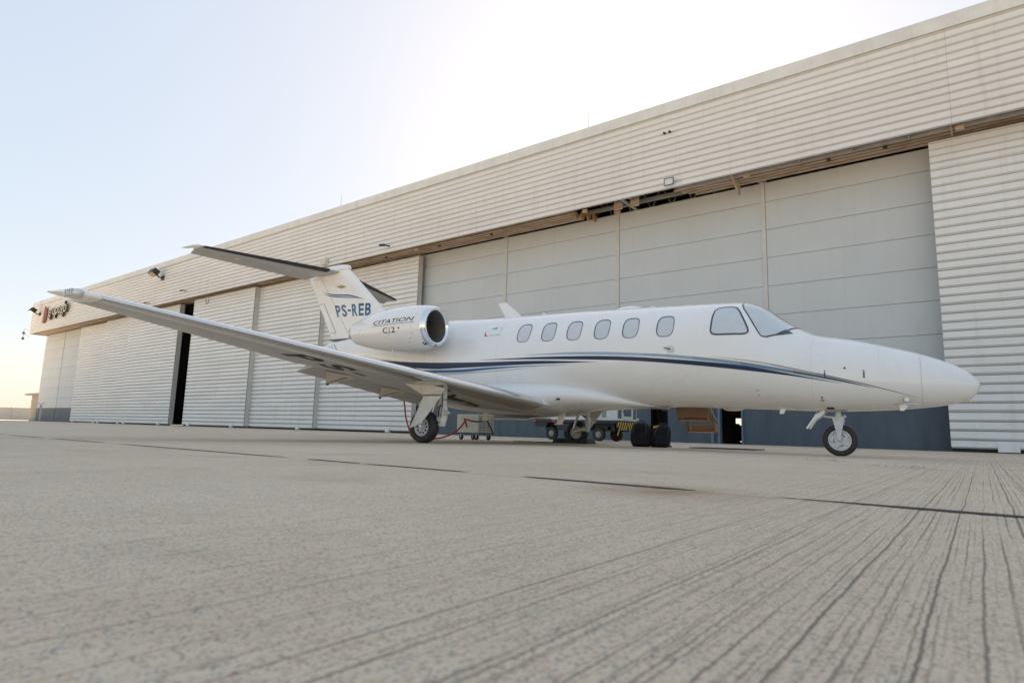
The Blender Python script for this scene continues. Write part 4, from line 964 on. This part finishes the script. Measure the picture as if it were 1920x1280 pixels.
# fin lettering and flourishes
def finmap(u, v):
    s = (11.18+(9.835-11.18)*u)*1.0+(-.13)*(1-v)*(1-u)-.0*(1-v); z = 3.195+.055*(1-u)-.31*(1-v); return A(s, fin_l(s, z)+.004, z)
xs = 0.0; word = 'PS-REB'; wd = {'P': .145, 'S': .15, '-': .09, 'R': .155, 'E': .14, 'B': .15}; gap = .034
for ch in word:
    w_ = wd[ch]
    def f(u, v, xs=xs, w_=w_, ch=ch):
        if ch == '-': v = .40+.18*v
        return finmap(xs+w_*u, v)
    map_text('registration_letter', ch, f, MAT['regblue'], fin, .12, fatten=.03); xs += w_+gap
for up_, dn_, m in (([(11.70,3.655),(11.28,3.555),(10.63,3.465),(10.10,3.315)], [(11.70,3.652),(11.30,3.535),(10.64,3.435),(10.10,3.312)], 'navy'), ([(11.66,3.60),(11.28,3.515),(10.65,3.415),(10.25,3.345)], [(11.66,3.597),(11.30,3.485),(10.68,3.395),(10.25,3.343)], 'midblue')):
    up_, dn_ = sorted(up_), sorted(dn_); q = MB()
    q.loft([[A(s, fin_l(s, pchip(T_, s))+.0045, pchip(T_, s)) for T_ in (dn_, up_)] for s in seg(up_[0][0], up_[-1][0], 30)], caps=False, closed=False); q.build('fin_flourish', MAT[m], fin, 60)
q = MB(); s, z = 10.95, 3.71; q.add([A(s+a, fin_l(s+a, z+c)+.005, z+c) for a, c in ((-.20, -.02), (0, .045), (.20, .02), (0, -.05))], [(0, 1, 2, 3)]); q.build('gold_emblem', MAT['gold'], fin, 0)
for k in range(3):
    T_ = [(10.45+.10*k, 1.95), (10.70+.09*k, 2.07), (10.95+.07*k, 2.32)]
    q = MB(); q.loft([[fus_off(s_-.01-.008*(k == 0), ang(s_, z_), .004), fus_off(s_+.01, ang(s_, z_), .004)] for s_, z_ in [(10.50+.12*k+.40*t_**.7, 1.96+.26*t_) for t_ in [j/10 for j in range(11)]]], caps=False, closed=False); q.build('tail_flourish', MAT[('navy', 'midblue', 'lightblue')[k]], fuselage, 60)

# ---- engines
NR = [(6.70,.352),(6.71,.372),(6.74,.388),(6.80,.405),(7.0,.436),(7.3,.452),(7.7,.442),(8.2,.392),(8.6,.318),(8.88,.245)]
NL, NZ = 1.30, 2.20
for side in (1, -1):
    def N(s, r, a): return A(s, side*(NL+r*math.cos(a)), NZ+r*math.sin(a))
    n = 56
    q = MB(); q.loft([[N(s, pchip(NR, s), 2*PI*k/n) for k in range(n)] for s in [6.80+(8.88-6.80)*i/36 for i in range(37)]], caps=False)
    q.loft([[N(8.88, .245, 2*PI*k/n) for k in range(n)], [N(8.86, .225, 2*PI*k/n) for k in range(n)], [N(8.5, .22, 2*PI*k/n) for k in range(n)]], caps=False)
    nac = q.build('engine_nacelle', MAT['paint'], jet, 50)
    q = MB(); lp = [(6.80,.4052),(6.75,.392),(6.715,.374),(6.700,.352),(6.702,.330),(6.72,.312),(6.76,.300)]
    q.loft([[N(s, r, 2*PI*k/n) for k in range(n)] for s, r in lp], caps=False); q.build('inlet_lip', MAT['lip'], nac, 60)
    q = MB(); q.loft([[N(s, r, 2*PI*k/n) for k in range(n)] for s, r in ((6.76,.300),(6.9,.290),(7.15,.287),(7.38,.287))], caps=False); q.build('inlet_duct', MAT['bronze'], nac, 60)
    q = MB(); q.loft([[N(7.36, r, 2*PI*k/n) for k in range(n)] for r in (.287, .001)], caps=False); q.build('fan_backing', MAT['bronze'], nac, 0)
    for k in range(22):
        a = 2*PI*k/22; q = MB(); q.add([N(7.30, .07, a), N(7.33, .07, a+.25), N(7.33, .28, a+.27), N(7.26, .28, a+.05)], [(0, 1, 2, 3)]); q.build('fan_blade', MAT['bronze'], nac, 0)
    q = MB(); q.lathe(N(7.34, 0, 0), (1, 0, 0), [(0, .085), (.06, .075), (.14, .035), (.17, .0)], 24); q.build('spinner', MAT['steelwork'], nac)
    q = MB(); q.loft([[N(s, r, 2*PI*k/32) for k in range(32)] for s, r in ((8.6, .17), (8.95, .15), (9.05, .14), (9.04, .13), (8.7, .13))], caps=False); q.build('exhaust', MAT['steel'], nac)
    # pylon
    q = MB(); rings = []
    for l in (.45, .98):
        c0_, c1_ = (7.05, 9.3) if l < .6 else (7.2, 8.9); c = c1_-c0_; up = []; dn = []
        for j in range(13):
            x = (j/12)**1.6; y = yt(x, .13)*c
            up.append(A(c0_+x*c, l*side, NZ-.03+y)); dn.append(A(c0_+x*c, l*side, NZ-.03-y))
        rings.append(up+dn[::-1][:-1])
    q.loft(rings); q.build('engine_pylon', MAT['paint'], jet, 50)
    def nmap(s, z, d=.004): return A(s, side*(NL+math.sqrt(max(1e-4, (pchip(NR, s)+d)**2-(z-NZ)**2))), z)
    # intake slot below the lip, drain mast, latches
    q = MB(); a = -1.05; q.loft([[N(s, pchip(NR, s)+.004, a+da) for da in (-.10, .10)] for s in (6.80, 6.86)], caps=False, closed=False); q.build('scoop', MAT['dark'], nac, 0)
    q = MB(); q.obox(N(6.80, .39, -1.0), (.012, 0, 0), (0, .035, .02), (0, .004, .02)); q.build('scoop_lip', MAT['steel'], nac, 0)
    q = MB(); p = N(7.75, .43, -1.35); q.tube([p+Vector((0, 0, .03)), p+Vector((-.03, 0, -.07))], .016, 8); q.build('drain_mast', MAT['paint'], nac)
    for s, z in ((6.98, 2.27), (6.98, 2.22), (7.0, 2.12), (7.0, 2.03), (6.98, 2.0), (7.05, 1.93), (7.12, 1.86), (8.4, 2.06), (8.3, 2.0), (8.5, 2.12), (7.68, 1.80), (8.42, 2.18)):
        z = NZ+(z-NZ)*.95
        q = MB(); q.lathe(nmap(s, z, .002), (0, -side, 0), [(0, .009), (.002, .008), (.002, 0)], 8); q.build('latch', MAT['seal'] if s != 8.3 else MAT['seam'], nac)
    def cit(u, v):
        s = 8.03+(6.935-8.03)*u; zb = 2.243+(2.262-2.243)*u; return nmap(s, zb+.083*v)
    map_text('model_lettering', 'CITATION', cit if side == 1 else (lambda u, v: cit(1-u, v)), MAT['black'], nac, .15, shear=.25, fatten=.004)
    q = MB(); q.loft([[nmap(8.04+(6.92-8.04)*k/20, 2.213+.017*k/20+dz) for dz in (0, .007)] for k in range(21)], caps=False, closed=False); q.build('underline', MAT['black'], nac, 0)
    for ch, u0, u1, v0, v1 in (('C', 7.735, 7.605, 0, 1), ('J', 7.58, 7.545, -.15, 1), ('2', 7.50, 7.40, 0, 1), ('+', 7.33, 7.27, .50, .98)):
        def cj(u, v, u0=u0, u1=u1, v0=v0, v1=v1):
            if side == -1: u = 1-u
            s = u0+(u1-u0)*u; return nmap(s, 2.060+(v0+(v1-v0)*v)*.106)
        map_text('model_lettering', ch, cj, MAT['black'], nac, .15, fatten=.012)

# ---- airstair hanging from the port side door
st = MB(); st.box(-2.13, -2.10, 1.0, 1.05, .4, .76)
stair = st.build('airstair', MAT['stepdark'], jet, 0)
def S(s, l, z): return A(s, -l, z)
for (s0, s1, l0, l1, z0, z1) in ((2.15, 2.70, .86, 1.06, .50, .80), (2.08, 2.60, 1.06, 1.26, .30, .50)):
    q = MB(); q.prism([S(s0+.03, l1-.02, z0), S(s1-.03, l1-.02, z0), S(s1-.09, l0+.03, z1-.04), S(s0+.09, l0+.03, z1-.04)], (0, .02, 0)); q.build('riser', MAT['step'], stair, 0)
    q = MB(); q.prism([S(s0, l0, z0), S(s1, l0, z0), S(s1, l1+.06, z0), S(s0, l1+.06, z0)], (0, 0, .022)); q.build('tread', MAT['step'], stair, 0)
    for sx in (s0, s1-.02):
        q = MB(); q.prism([S(sx, l0-.02, z0), S(sx, l1+.05, z0), S(sx, l1+.02, z0+.06), S(sx, l0+.03, z1), S(sx, l0-.05, z1)], (-.02, 0, 0)); q.build('side_panel', MAT['stepdark'], stair, 0)
q = MB(); q.prism([S(2.14, .84, .56), S(2.72, .84, .56), S(2.72, .86, .80), S(2.14, .86, .80)], (0, -.015, 0)); q.build('back_panel', MAT['stepdark'], stair, 0)
q = MB(); q.tube([S(2.12, .86, .80), S(2.09, .95, .62), S(2.06, 1.05, .52)], .012, 8); q.build('handrail', MAT['steel'], stair)
q = MB(); q.prism([S(2.72, .45, .70), S(3.05, .45, .70), S(3.05, .47, .765), S(2.70, .47, .765)], (0, .03, 0)); q.build('door_sill_fairing', MAT['paint_cream'], jet, 0)
q = MB(); q.box(-2.90, -2.72, .55, .60, .675, .69); q.build('tow_pin', MAT['midblue'], jet, 0)
#@@EQUIP
# ================================================================== GROUND EQUIPMENT
# small ground power cart
cart = empty('power_cart', (-10.53, 11.6, 0), 0, 'small cream louvred power cart on casters behind the near main wheel', 'power cart')
q = MB(); q.box(0, .70, 0, .62, .175, .63); q.build('housing', MAT['equip_cream'], cart, 0, bevel=.012)
q = MB(); q.box(-.01, .71, -.01, .63, .15, .175); q.build('base_frame', MAT['equip_dark'], cart, 0)
q = MB()
for r in range(9):
    for c in range(7): q.obox((.09+.088*c, -.004, .23+.042*r), (.030, 0, 0), (0, .004, -.002), (0, 0, .003))
o = q.build('louvre_rows', MAT['seam'], cart, 0); o['kind'] = 'stuff'
q = MB()
for r in range(8):
    for c in range(4): q.obox((.704, .09+.145*c, .24+.045*r), (.004, 0, 0), (0, .045, 0), (0, 0, .005))
o = q.build('louvre_rows', MAT['darkgrey'], cart, 0); o['kind'] = 'stuff'
q = MB(); q.box(.345, .355, -.006, 0, .40, .63); q.box(.69, .715, -.012, .0, .17, .64); q.build('corner_trim', MAT['frame'], cart, 0)
for x, y in ((.09, .08), (.60, .08), (.09, .54), (.60, .54)):
    q = MB(); q.lathe((x, y, .065), (0, 1, 0), [(-.02, 0), (-.02, .04), (-.024, .055), (-.012, .064), (.012, .064), (.024, .055), (.02, .04), (.02, 0)], 20); q.build('caster_wheel', MAT['rubber'], cart)
    q = MB(); q.box(x-.012, x+.02, y-.034, y-.026, .06, .15); q.box(x-.012, x+.02, y+.026, y+.034, .06, .15); q.build('caster_fork', MAT['hubwhite'], cart, 0)
q = MB(); q.tube([(.0, .1, .56), (-.05, .1, .6), (-.05, .5, .6), (.0, .5, .56)], .012, 8); q.build('handle', MAT['redlight'], cart)
# cables
cab = empty('power_cable', (-10.5, 11.5, 0), 0, 'red cable looping from the cream cart up behind the gear door to the jet', 'cable')
JR = Matrix.Rotation(.0679, 3, 'Z')
def JW(s, l, z): v = JR @ Vector((-s, -l, 0)); return Vector((v.x-1.6611, v.y+10.1804, z))
def smooth_path(P, n=8):
    P = [Vector(p) for p in P]; out = []
    for i in range(len(P)-1):
        p0, p1, p2, p3 = P[max(0, i-1)], P[i], P[i+1], P[min(len(P)-1, i+2)]
        for k in range(n):
            t = k/n; out.append(.5*((2*p1)+(-p0+p2)*t+(2*p0-5*p1+4*p2-p3)*t*t+(-p0+3*p1-3*p2+p3)*t**3))
    out.append(P[-1]); return out
org = Vector((-10.5, 11.5, 0))
pth = [JW(9.25, -.45, 1.25), JW(9.158, -.5, .83), JW(9.10, -.5, .55), JW(9.041, -.5, .393), JW(8.95, -.5, .2), JW(8.85, -.5, .05), JW(8.5, -.45, .018), JW(8.1, -.5, .03), JW(7.90, -.6, .09), JW(7.76, -.75, .20), JW(7.70, -.9, .36), JW(7.66, -.95, .46), JW(7.58, -.95, .465), JW(7.50, -.95, .44)]
q = MB(); q.tube([p-org for p in smooth_path(pth)], .019, 10); q.build('red_sleeve', MAT['redcable'], cab)
pth = [JW(7.50, -.95, .44), JW(7.35, -.98, .43), JW(7.15, -.98, .45), JW(7.07, -.98, .44), JW(7.0, -.98, .33), JW(6.93, -.98, .22), JW(6.93, -1.0, .16)]
q = MB(); q.tube([p-org for p in smooth_path(pth)], .018, 8); q.build('black_cable', MAT['blackcable'], cab)
q = MB(); q.tube([JW(7.68, -.93, .50)-org, JW(7.60, -.93, .30)-org], .02, 8); q.build('plug', MAT['redcable'], cab)
q = MB(); o = JW(6.7, -2.3, .012)
q.tube([p-o for p in smooth_path([JW(7.1, -2.1, .012), JW(6.7, -2.3, .012), JW(6.3, -2.0, .012), JW(5.9, -2.4, .012), JW(5.4, -2.2, .012)])], .009, 6)
c_ = q.build('extension_cord', MAT['blackcable'], None); c_.location = o; tag(c_, 'thin black cord lying on the concrete right of the cream cart', 'cord')

# chocks
for s, lab in ((5.42, 'dark rubber chock in front of the far main wheel'), (6.08, 'dark rubber chock behind the far main wheel')):
    p = JW(s, -2.69, 0); q = MB(); q.prism([(-.11, -.30, 0), (.11, -.30, 0), (.075, -.30, .10), (-.06, -.30, .11)], (0, .55, 0))
    o = q.build('wheel_chock', MAT['chock'], None, 0, bevel=.012); o.location = p; o.rotation_euler = (0, 0, .0679+(.1 if s < 5.8 else -.08)); tag(o, lab, 'chock')

# ground power truck
tr = empty('power_truck', (-11.6, 19.75, 0), 0, 'white ground power truck with yellow and black striped bumper behind the jet belly', 'truck')
q = MB(); q.box(-1.75, 1.70, -.80, .80, .62, .72); q.build('deck', MAT['equip_dark'], tr, 0, bevel=.01)
q = MB(); q.prism([(-1.75, -.80, .62), (-1.62, -.80, .46), (-1.2, -.80, .46), (-1.1, -.80, .62)], (0, 1.6, 0)); q.box(-1.35, 1.5, -.55, -.45, .36, .62); q.box(-1.35, 1.5, .45, .55, .36, .62)
for x in (-1.0, -.2, .5, 1.3): q.box(x-.06, x+.06, -.55, .55, .40, .52)
q.box(-.7, -.1, -.78, -.5, .34, .6); q.box(.35, .65, -.74, -.5, .42, .6); q.build('chassis', MAT['equip_dark'], tr, 0)
q = MB(); q.box(-1.62, 1.05, -.78, .78, .72, 1.95); q.build('generator_housing', MAT['equip'], tr, 0, bevel=.02)
q = MB(); q.box(.05, .95, -.785, -.78, .965, .973); q.box(.55, .70, -.79, -.78, 1.08, 1.16); q.build('body_trim', MAT['darkgrey'], tr, 0)
for k, (x0, x1) in enumerate(((-1.5, -.75), (-.7, .0))):
    q = MB()
    for r in range(6): q.box(x0, x1, -.79, -.78, 1.05+.12*r, 1.09+.12*r)
    q.build('vent', MAT['darkgrey'], tr, 0)
q = MB(); q.box(1.05, 1.70, -.76, .76, .72, 2.0); q.build('cab', MAT['equip'], tr, 0, bevel=.015)
q = MB(); q.box(1.12, 1.30, -.768, -.76, .82, 1.8); q.build('cab_window', MAT['winglass'], tr, 0)
for y0, y1 in ((-.68, -.42), (-.25, .32), (.46, .70)):
    q = MB(); q.box(1.70, 1.708, y0, y1, .88 if y0 > -.3 and y0 < 0 else .80, 1.85); q.build('cab_window', MAT['winglass'], tr, 0)
q = MB()
for a in ((-.36, -.30), (.36, .42)): q.box(1.70, 1.73, a[0], a[1], .78, 1.9)
q.box(1.70, 1.73, -.30, .36, .78, .84); q.build('cab_door_frame', MAT['equip'], tr, 0)
q = MB(); q.box(1.73, 1.75, -.34, -.31, 1.0, 1.08); q.build('door_handle', MAT['black'], tr, 0)
bx = 1.70
q = MB(); q.prism([(bx, -.80, .70), (bx, .80, .70), (bx, .80, .60), (bx, .62, .38), (bx, -.62, .38), (bx, -.80, .50)], (.04, 0, 0)); bp_ = q.build('striped_bumper', MAT['equip_dark'], tr, 0)
for k in range(-4, 5):
    y = k*.17; d = .16 if k < 0 else -.16
    if k == 0:
        q = MB(); q.prism([(bx+.041, -.03, .68), (bx+.041, .04, .68), (bx+.041, .20, .40), (bx+.041, .12, .40)], (.003, 0, 0)); q.prism([(bx+.041, -.03, .68), (bx+.041, -.10, .58), (bx+.041, -.19, .40), (bx+.041, -.11, .40)], (.002, 0, 0))
    else:
        y1 = y-.16 if k < 0 else y+.16
        z0 = .40; t_ = 1.0
        if abs(y1) > .64: t_ = max(.25, (.78-abs(y))/.16); z0 = .68-.28*t_
        ye = y+(y1-y)*t_
        q = MB(); q.prism([(bx+.041, y-.035, .68), (bx+.041, y+.035, .68), (bx+.041, ye+.035, z0), (bx+.041, ye-.035, z0)], (.003, 0, 0))
    q.build('yellow_stripe', MAT['yellow'], bp_, 0)
q = MB(); q.lathe((bx-.1, .86, .80), (1, 0, 0), [(0, 0), (0, .05), (.12, .05), (.13, 0)], 12); q.build('head_lamp', MAT['hubwhite'], tr)
for x, w_ in ((-1.74, .10), (-.92, .16)):
    q = MB(); q.box(x, x+w_, -.812, -.80, .64, .70); q.build('red_lamp', MAT['redlight'], tr, 0)
for i, ch in enumerate('GPU 004'):
    if ch == ' ': continue
    map_text('lettering', ch, (lambda u, v, i=i: Vector((.38+.085*i+.058*u, -.7825, .83+.075*v))), MAT['black'], tr, fatten=.01)
for x, y in ((-1.03, -.62), (.93, -.62), (-1.03, .62), (.95, .66)):
    sd_ = -1 if y < 0 else 1; q = MB()
    q.lathe((x, y, .238), (0, sd_, 0), [(-.09, 0), (-.09, .14), (-.10, .20), (-.06, .237), (.05, .237), (.09, .20), (.09, .13), (.05, .12), (.04, .05), (.08, .045), (.09, 0)], 28)
    q.build('wheel', MAT['rubber'], tr)
    q = MB(); q.lathe((x, y+sd_*.045, .238), (0, sd_, 0), [(.0, .118), (.012, .11), (.0, .06), (.035, .05), (.045, 0)], 20); q.build('hub', MAT['steelwork'], tr)

# two bags
def bag(x, y, rz, w, d, h, lean, label, kids):
    t = empty('travel_bag', (x, y, 0), rz, label, 'bag', 'dark bags on the apron')
    q = MB(); rings = []
    for i in range(15):
        v = i/14; z = h*v; k = (1-abs(2*v-1)**6*.25)*(1-.22*v**2.2); rr = []
        if i == 14: k *= .55
        for j in range(28):
            a = 2*PI*j/28; c, si = math.cos(a), math.sin(a); e = .55
            r = 1+.03*math.sin(5*a+7*v)
            rr.append((w/2*k*r*math.copysign(abs(c)**e, c)+lean*v*v, d/2*k*r*math.copysign(abs(si)**e, si), z))
        rings.append(rr)
    q.loft(rings); q.build('body', MAT['bag'], t, 60)
    q = MB(); q.obox((lean*.1, -d/2-.02, h*.32), (w*.34, 0, 0), (0, .035, 0), (0, 0, h*.22)); q.build('pocket', MAT['bag'], t, 0, bevel=.025)
    q = MB(); q.tube(smooth_path([(-.05+lean, 0, h*.97), (-.03+lean, 0, h*1.07), (.05+lean, 0, h*1.07), (.07+lean, 0, h*.96)]), .011, 8); q.build('handle', MAT['bagtrim'], t)
    for sx in (-.28, .28): 
        q = MB(); q.tube(smooth_path([(sx*w+lean, -d*.38, h*.90), (sx*w*1.1, -d*.56, h*.6), (sx*w, -d*.53, h*.25)]), .010, 6); q.build('strap', MAT['bagtrim'], t)
    return t
bag(-5.38, 11.35, .25, .40, .28, .475, .0, 'dark upright bag, left of the pair on the ground under the jet', 0)
t = bag(-5.07, 11.52, .6, .40, .28, .43, .07, 'slumped dark bag with yellow tag, right of the pair on the ground', 0)
q = MB(); q.obox((-.08, -.08, .40), (.055, 0, .01), (0, .01, .0), (0, 0, .022)); q.build('yellow_tag', MAT['yellow'], t, 0)

# door mat below the stair
q = MB(); q.box(-.62, .62, -.5, .5, 0, .016); o = q.build('door_mat', MAT['mat'], None, 0); o.location = (-4.1, 12.6, .001); o.rotation_euler = (0, 0, .07); tag(o, 'dark blue patterned mat on the concrete below the airstair', 'mat')

# dry weed tufts on the slab
random.seed(5)
for (x, y, w_, lab) in ((-.62, 6.35, .22, 'small dry weed tuft in a slab crack in front of the jet nose'), (-1.35, 7.3, .2, 'faint dry weed tuft left of the larger one near the nose wheel')):
    q = MB()
    for k in range(26):
        px_, py_ = random.uniform(-w_, w_), random.uniform(-.03, .03); a = random.uniform(0, 2*PI); h_ = random.uniform(.008, .035); ln = random.uniform(.02, .07)
        q.add([(px_, py_, 0), (px_+.004, py_+.003, 0), (px_+ln*math.cos(a), py_+ln*math.sin(a), h_)], [(0, 1, 2)])
    o = q.build('weed_tuft', MAT['weed'], None, 0); o.location = (x, y, .002); tag(o, lab, 'weed')

# ------------------------------------------------------------------ person standing behind the bags
def skin_body(name, pts, edges, radii, m, parent=None, sub=2, root=0):
    me = bpy.data.meshes.new(name); me.from_pydata([tuple(p) for p in pts], edges, []); o = bpy.data.objects.new(name, me); col.objects.link(o)
    sk = o.modifiers.new('skin', 'SKIN'); sk.use_smooth_shade = True
    if not me.skin_vertices: me.attributes
    bm = bmesh.new(); bm.from_mesh(me); lay = bm.verts.layers.skin.verify(); bm.verts.ensure_lookup_table()
    for i, v in enumerate(bm.verts):
        r = radii[i]; v[lay].radius = r if isinstance(r, tuple) else (r, r)
        v[lay].use_root = (i == root)
    bm.to_mesh(me); bm.free()
    sb = o.modifiers.new('sub', 'SUBSURF'); sb.levels = sub; sb.render_levels = sub
    dg = bpy.context.evaluated_depsgraph_get(); dg.update(); nm = bpy.data.meshes.new_from_object(o.evaluated_get(dg)); bpy.data.objects.remove(o)
    nm.name = name; nm.materials.clear(); nm.materials.append(m)
    for p in nm.polygons: p.use_smooth = True
    return link(name, nm, parent)
pp = JW(3.60, -2.35, 0)
per = empty('person', pp, 2.6, 'person in black trousers standing behind the bags, upper body hidden by the jet', 'person')
P = [(0,0,.95),(0,0,1.10),(0,.01,1.28),(0,.01,1.42),(0,0,1.50),(0,-.02,1.58),(0,-.03,1.66),(0,-.02,1.74),
     (-.17,0,1.42),(-.23,.02,1.16),(-.23,-.05,.92),(-.23,-.08,.84),(.17,0,1.42),(.23,.02,1.16),(.21,-.08,.93),(.20,-.11,.85),
     (-.10,0,.90),(-.12,-.01,.50),(-.13,.03,.10),(-.14,-.10,.04),(.10,0,.90),(.14,-.02,.50),(.16,.02,.10),(.19,-.10,.04)]
Ed = [(0,1),(1,2),(2,3),(3,4),(4,5),(5,6),(6,7),(3,8),(8,9),(9,10),(10,11),(3,12),(12,13),(13,14),(14,15),(0,16),(16,17),(17,18),(18,19),(0,20),(20,21),(21,22),(22,23)]
Rd = [(.15,.11),(.14,.10),(.16,.11),(.13,.09),.055,.06,(.075,.09),(.06,.08),.055,.045,.035,.03,.055,.045,.035,.03,.085,.055,.04,.035,.085,.055,.04,.035]
skin_body('body', P, Ed, Rd, MAT['skin'], per)
for sx, i0 in ((-1, 11), (1, 15)):
    w = Vector(P[i0]); 
    for f_ in range(5):
        dx = (-.028+.018*f_) if f_ < 4 else .0; ln = (.060, .072, .068, .055, .045)[f_]
        base = w+Vector((dx*.6, -.012*(f_-1.5) if f_ < 4 else -.03, -.03))
        q = MB(); q.tube([base, base+Vector((0, -.008, -ln*.5)), base+Vector((-.012*sx, -.014, -ln))], [.010, .0085, .006], 8); q.build('finger', MAT['skin'], per)
tp_ = [(0,0,1.0),(0,0,.92),(-.11,0,.86),(-.135,-.01,.50),(-.15,.03,.11),(.11,0,.86),(.155,-.02,.50),(.18,.02,.11)]
skin_body('trousers', tp_, [(0,1),(1,2),(2,3),(3,4),(1,5),(5,6),(6,7)], [(.18,.14),(.19,.15),.125,.105,.10,.125,.105,.10], MAT['cloth'], per)
jk = [(0,0,.93),(0,0,1.12),(0,.01,1.30),(0,.01,1.43),(-.17,0,1.43),(-.235,.02,1.16),(-.235,-.05,.95),(.17,0,1.43),(.235,.02,1.16),(.215,-.08,.96),(0,0,1.48)]
skin_body('jacket', jk, [(0,1),(1,2),(2,3),(3,4),(4,5),(5,6),(3,7),(7,8),(8,9),(3,10)], [(.18,.14),(.16,.12),(.18,.13),(.15,.11),.075,.06,.05,.075,.06,.05,.075], MAT['cloth'], per)
for sx, x in ((-1, -.138), (1, .17)):
    q = MB(); rings = []
    for i in range(9):
        v = i/8; y = .075-.27*v; wd_ = .036+.016*math.sin(PI*min(1, v*1.1)); hh = .085-.045*v
        if i in (0, 8): wd_ *= .6; hh *= .7
        rings.append([(x+wd_*math.cos(a)+sx*.01*v, y, .0+max(0, hh*.5+hh*.5*math.sin(a))) for a in [2*PI*k/14 for k in range(14)]])
    q.loft(rings); q.build('shoe', MAT['black'], per, 60)
q = MB(); q.lathe((0, -.005, 1.70), (0, 0, 1), [(-.07, .082), (-.02, .099), (.04, .098), (.09, .07), (.115, .0)], 20); q.build('hair', MAT['hair'], per)
for sx in (-1, 1):
    q = MB(); q.lathe((sx*.032, -.115, 1.675), (0, -1, 0), [(0, .012), (.004, .008), (.006, 0)], 10); q.build('eye', MAT['black'], per)
    q = MB(); q.lathe((sx*.085, -.01, 1.66), (sx, 0, 0), [(0, .02), (.012, .024), (.014, 0)], 12); q.build('ear', MAT['skin'], per)
q = MB(); q.prism([(-.012, -.115, 1.64), (.012, -.115, 1.64), (0, -.115, 1.68)], (0, -.022, -.004)); q.build('nose', MAT['skin'], per)
q = MB(); q.obox((0, -.118, 1.615), (.024, 0, 0), (0, .006, 0), (0, 0, .004)); q.build('mouth', MAT['redmark'], per, 0)
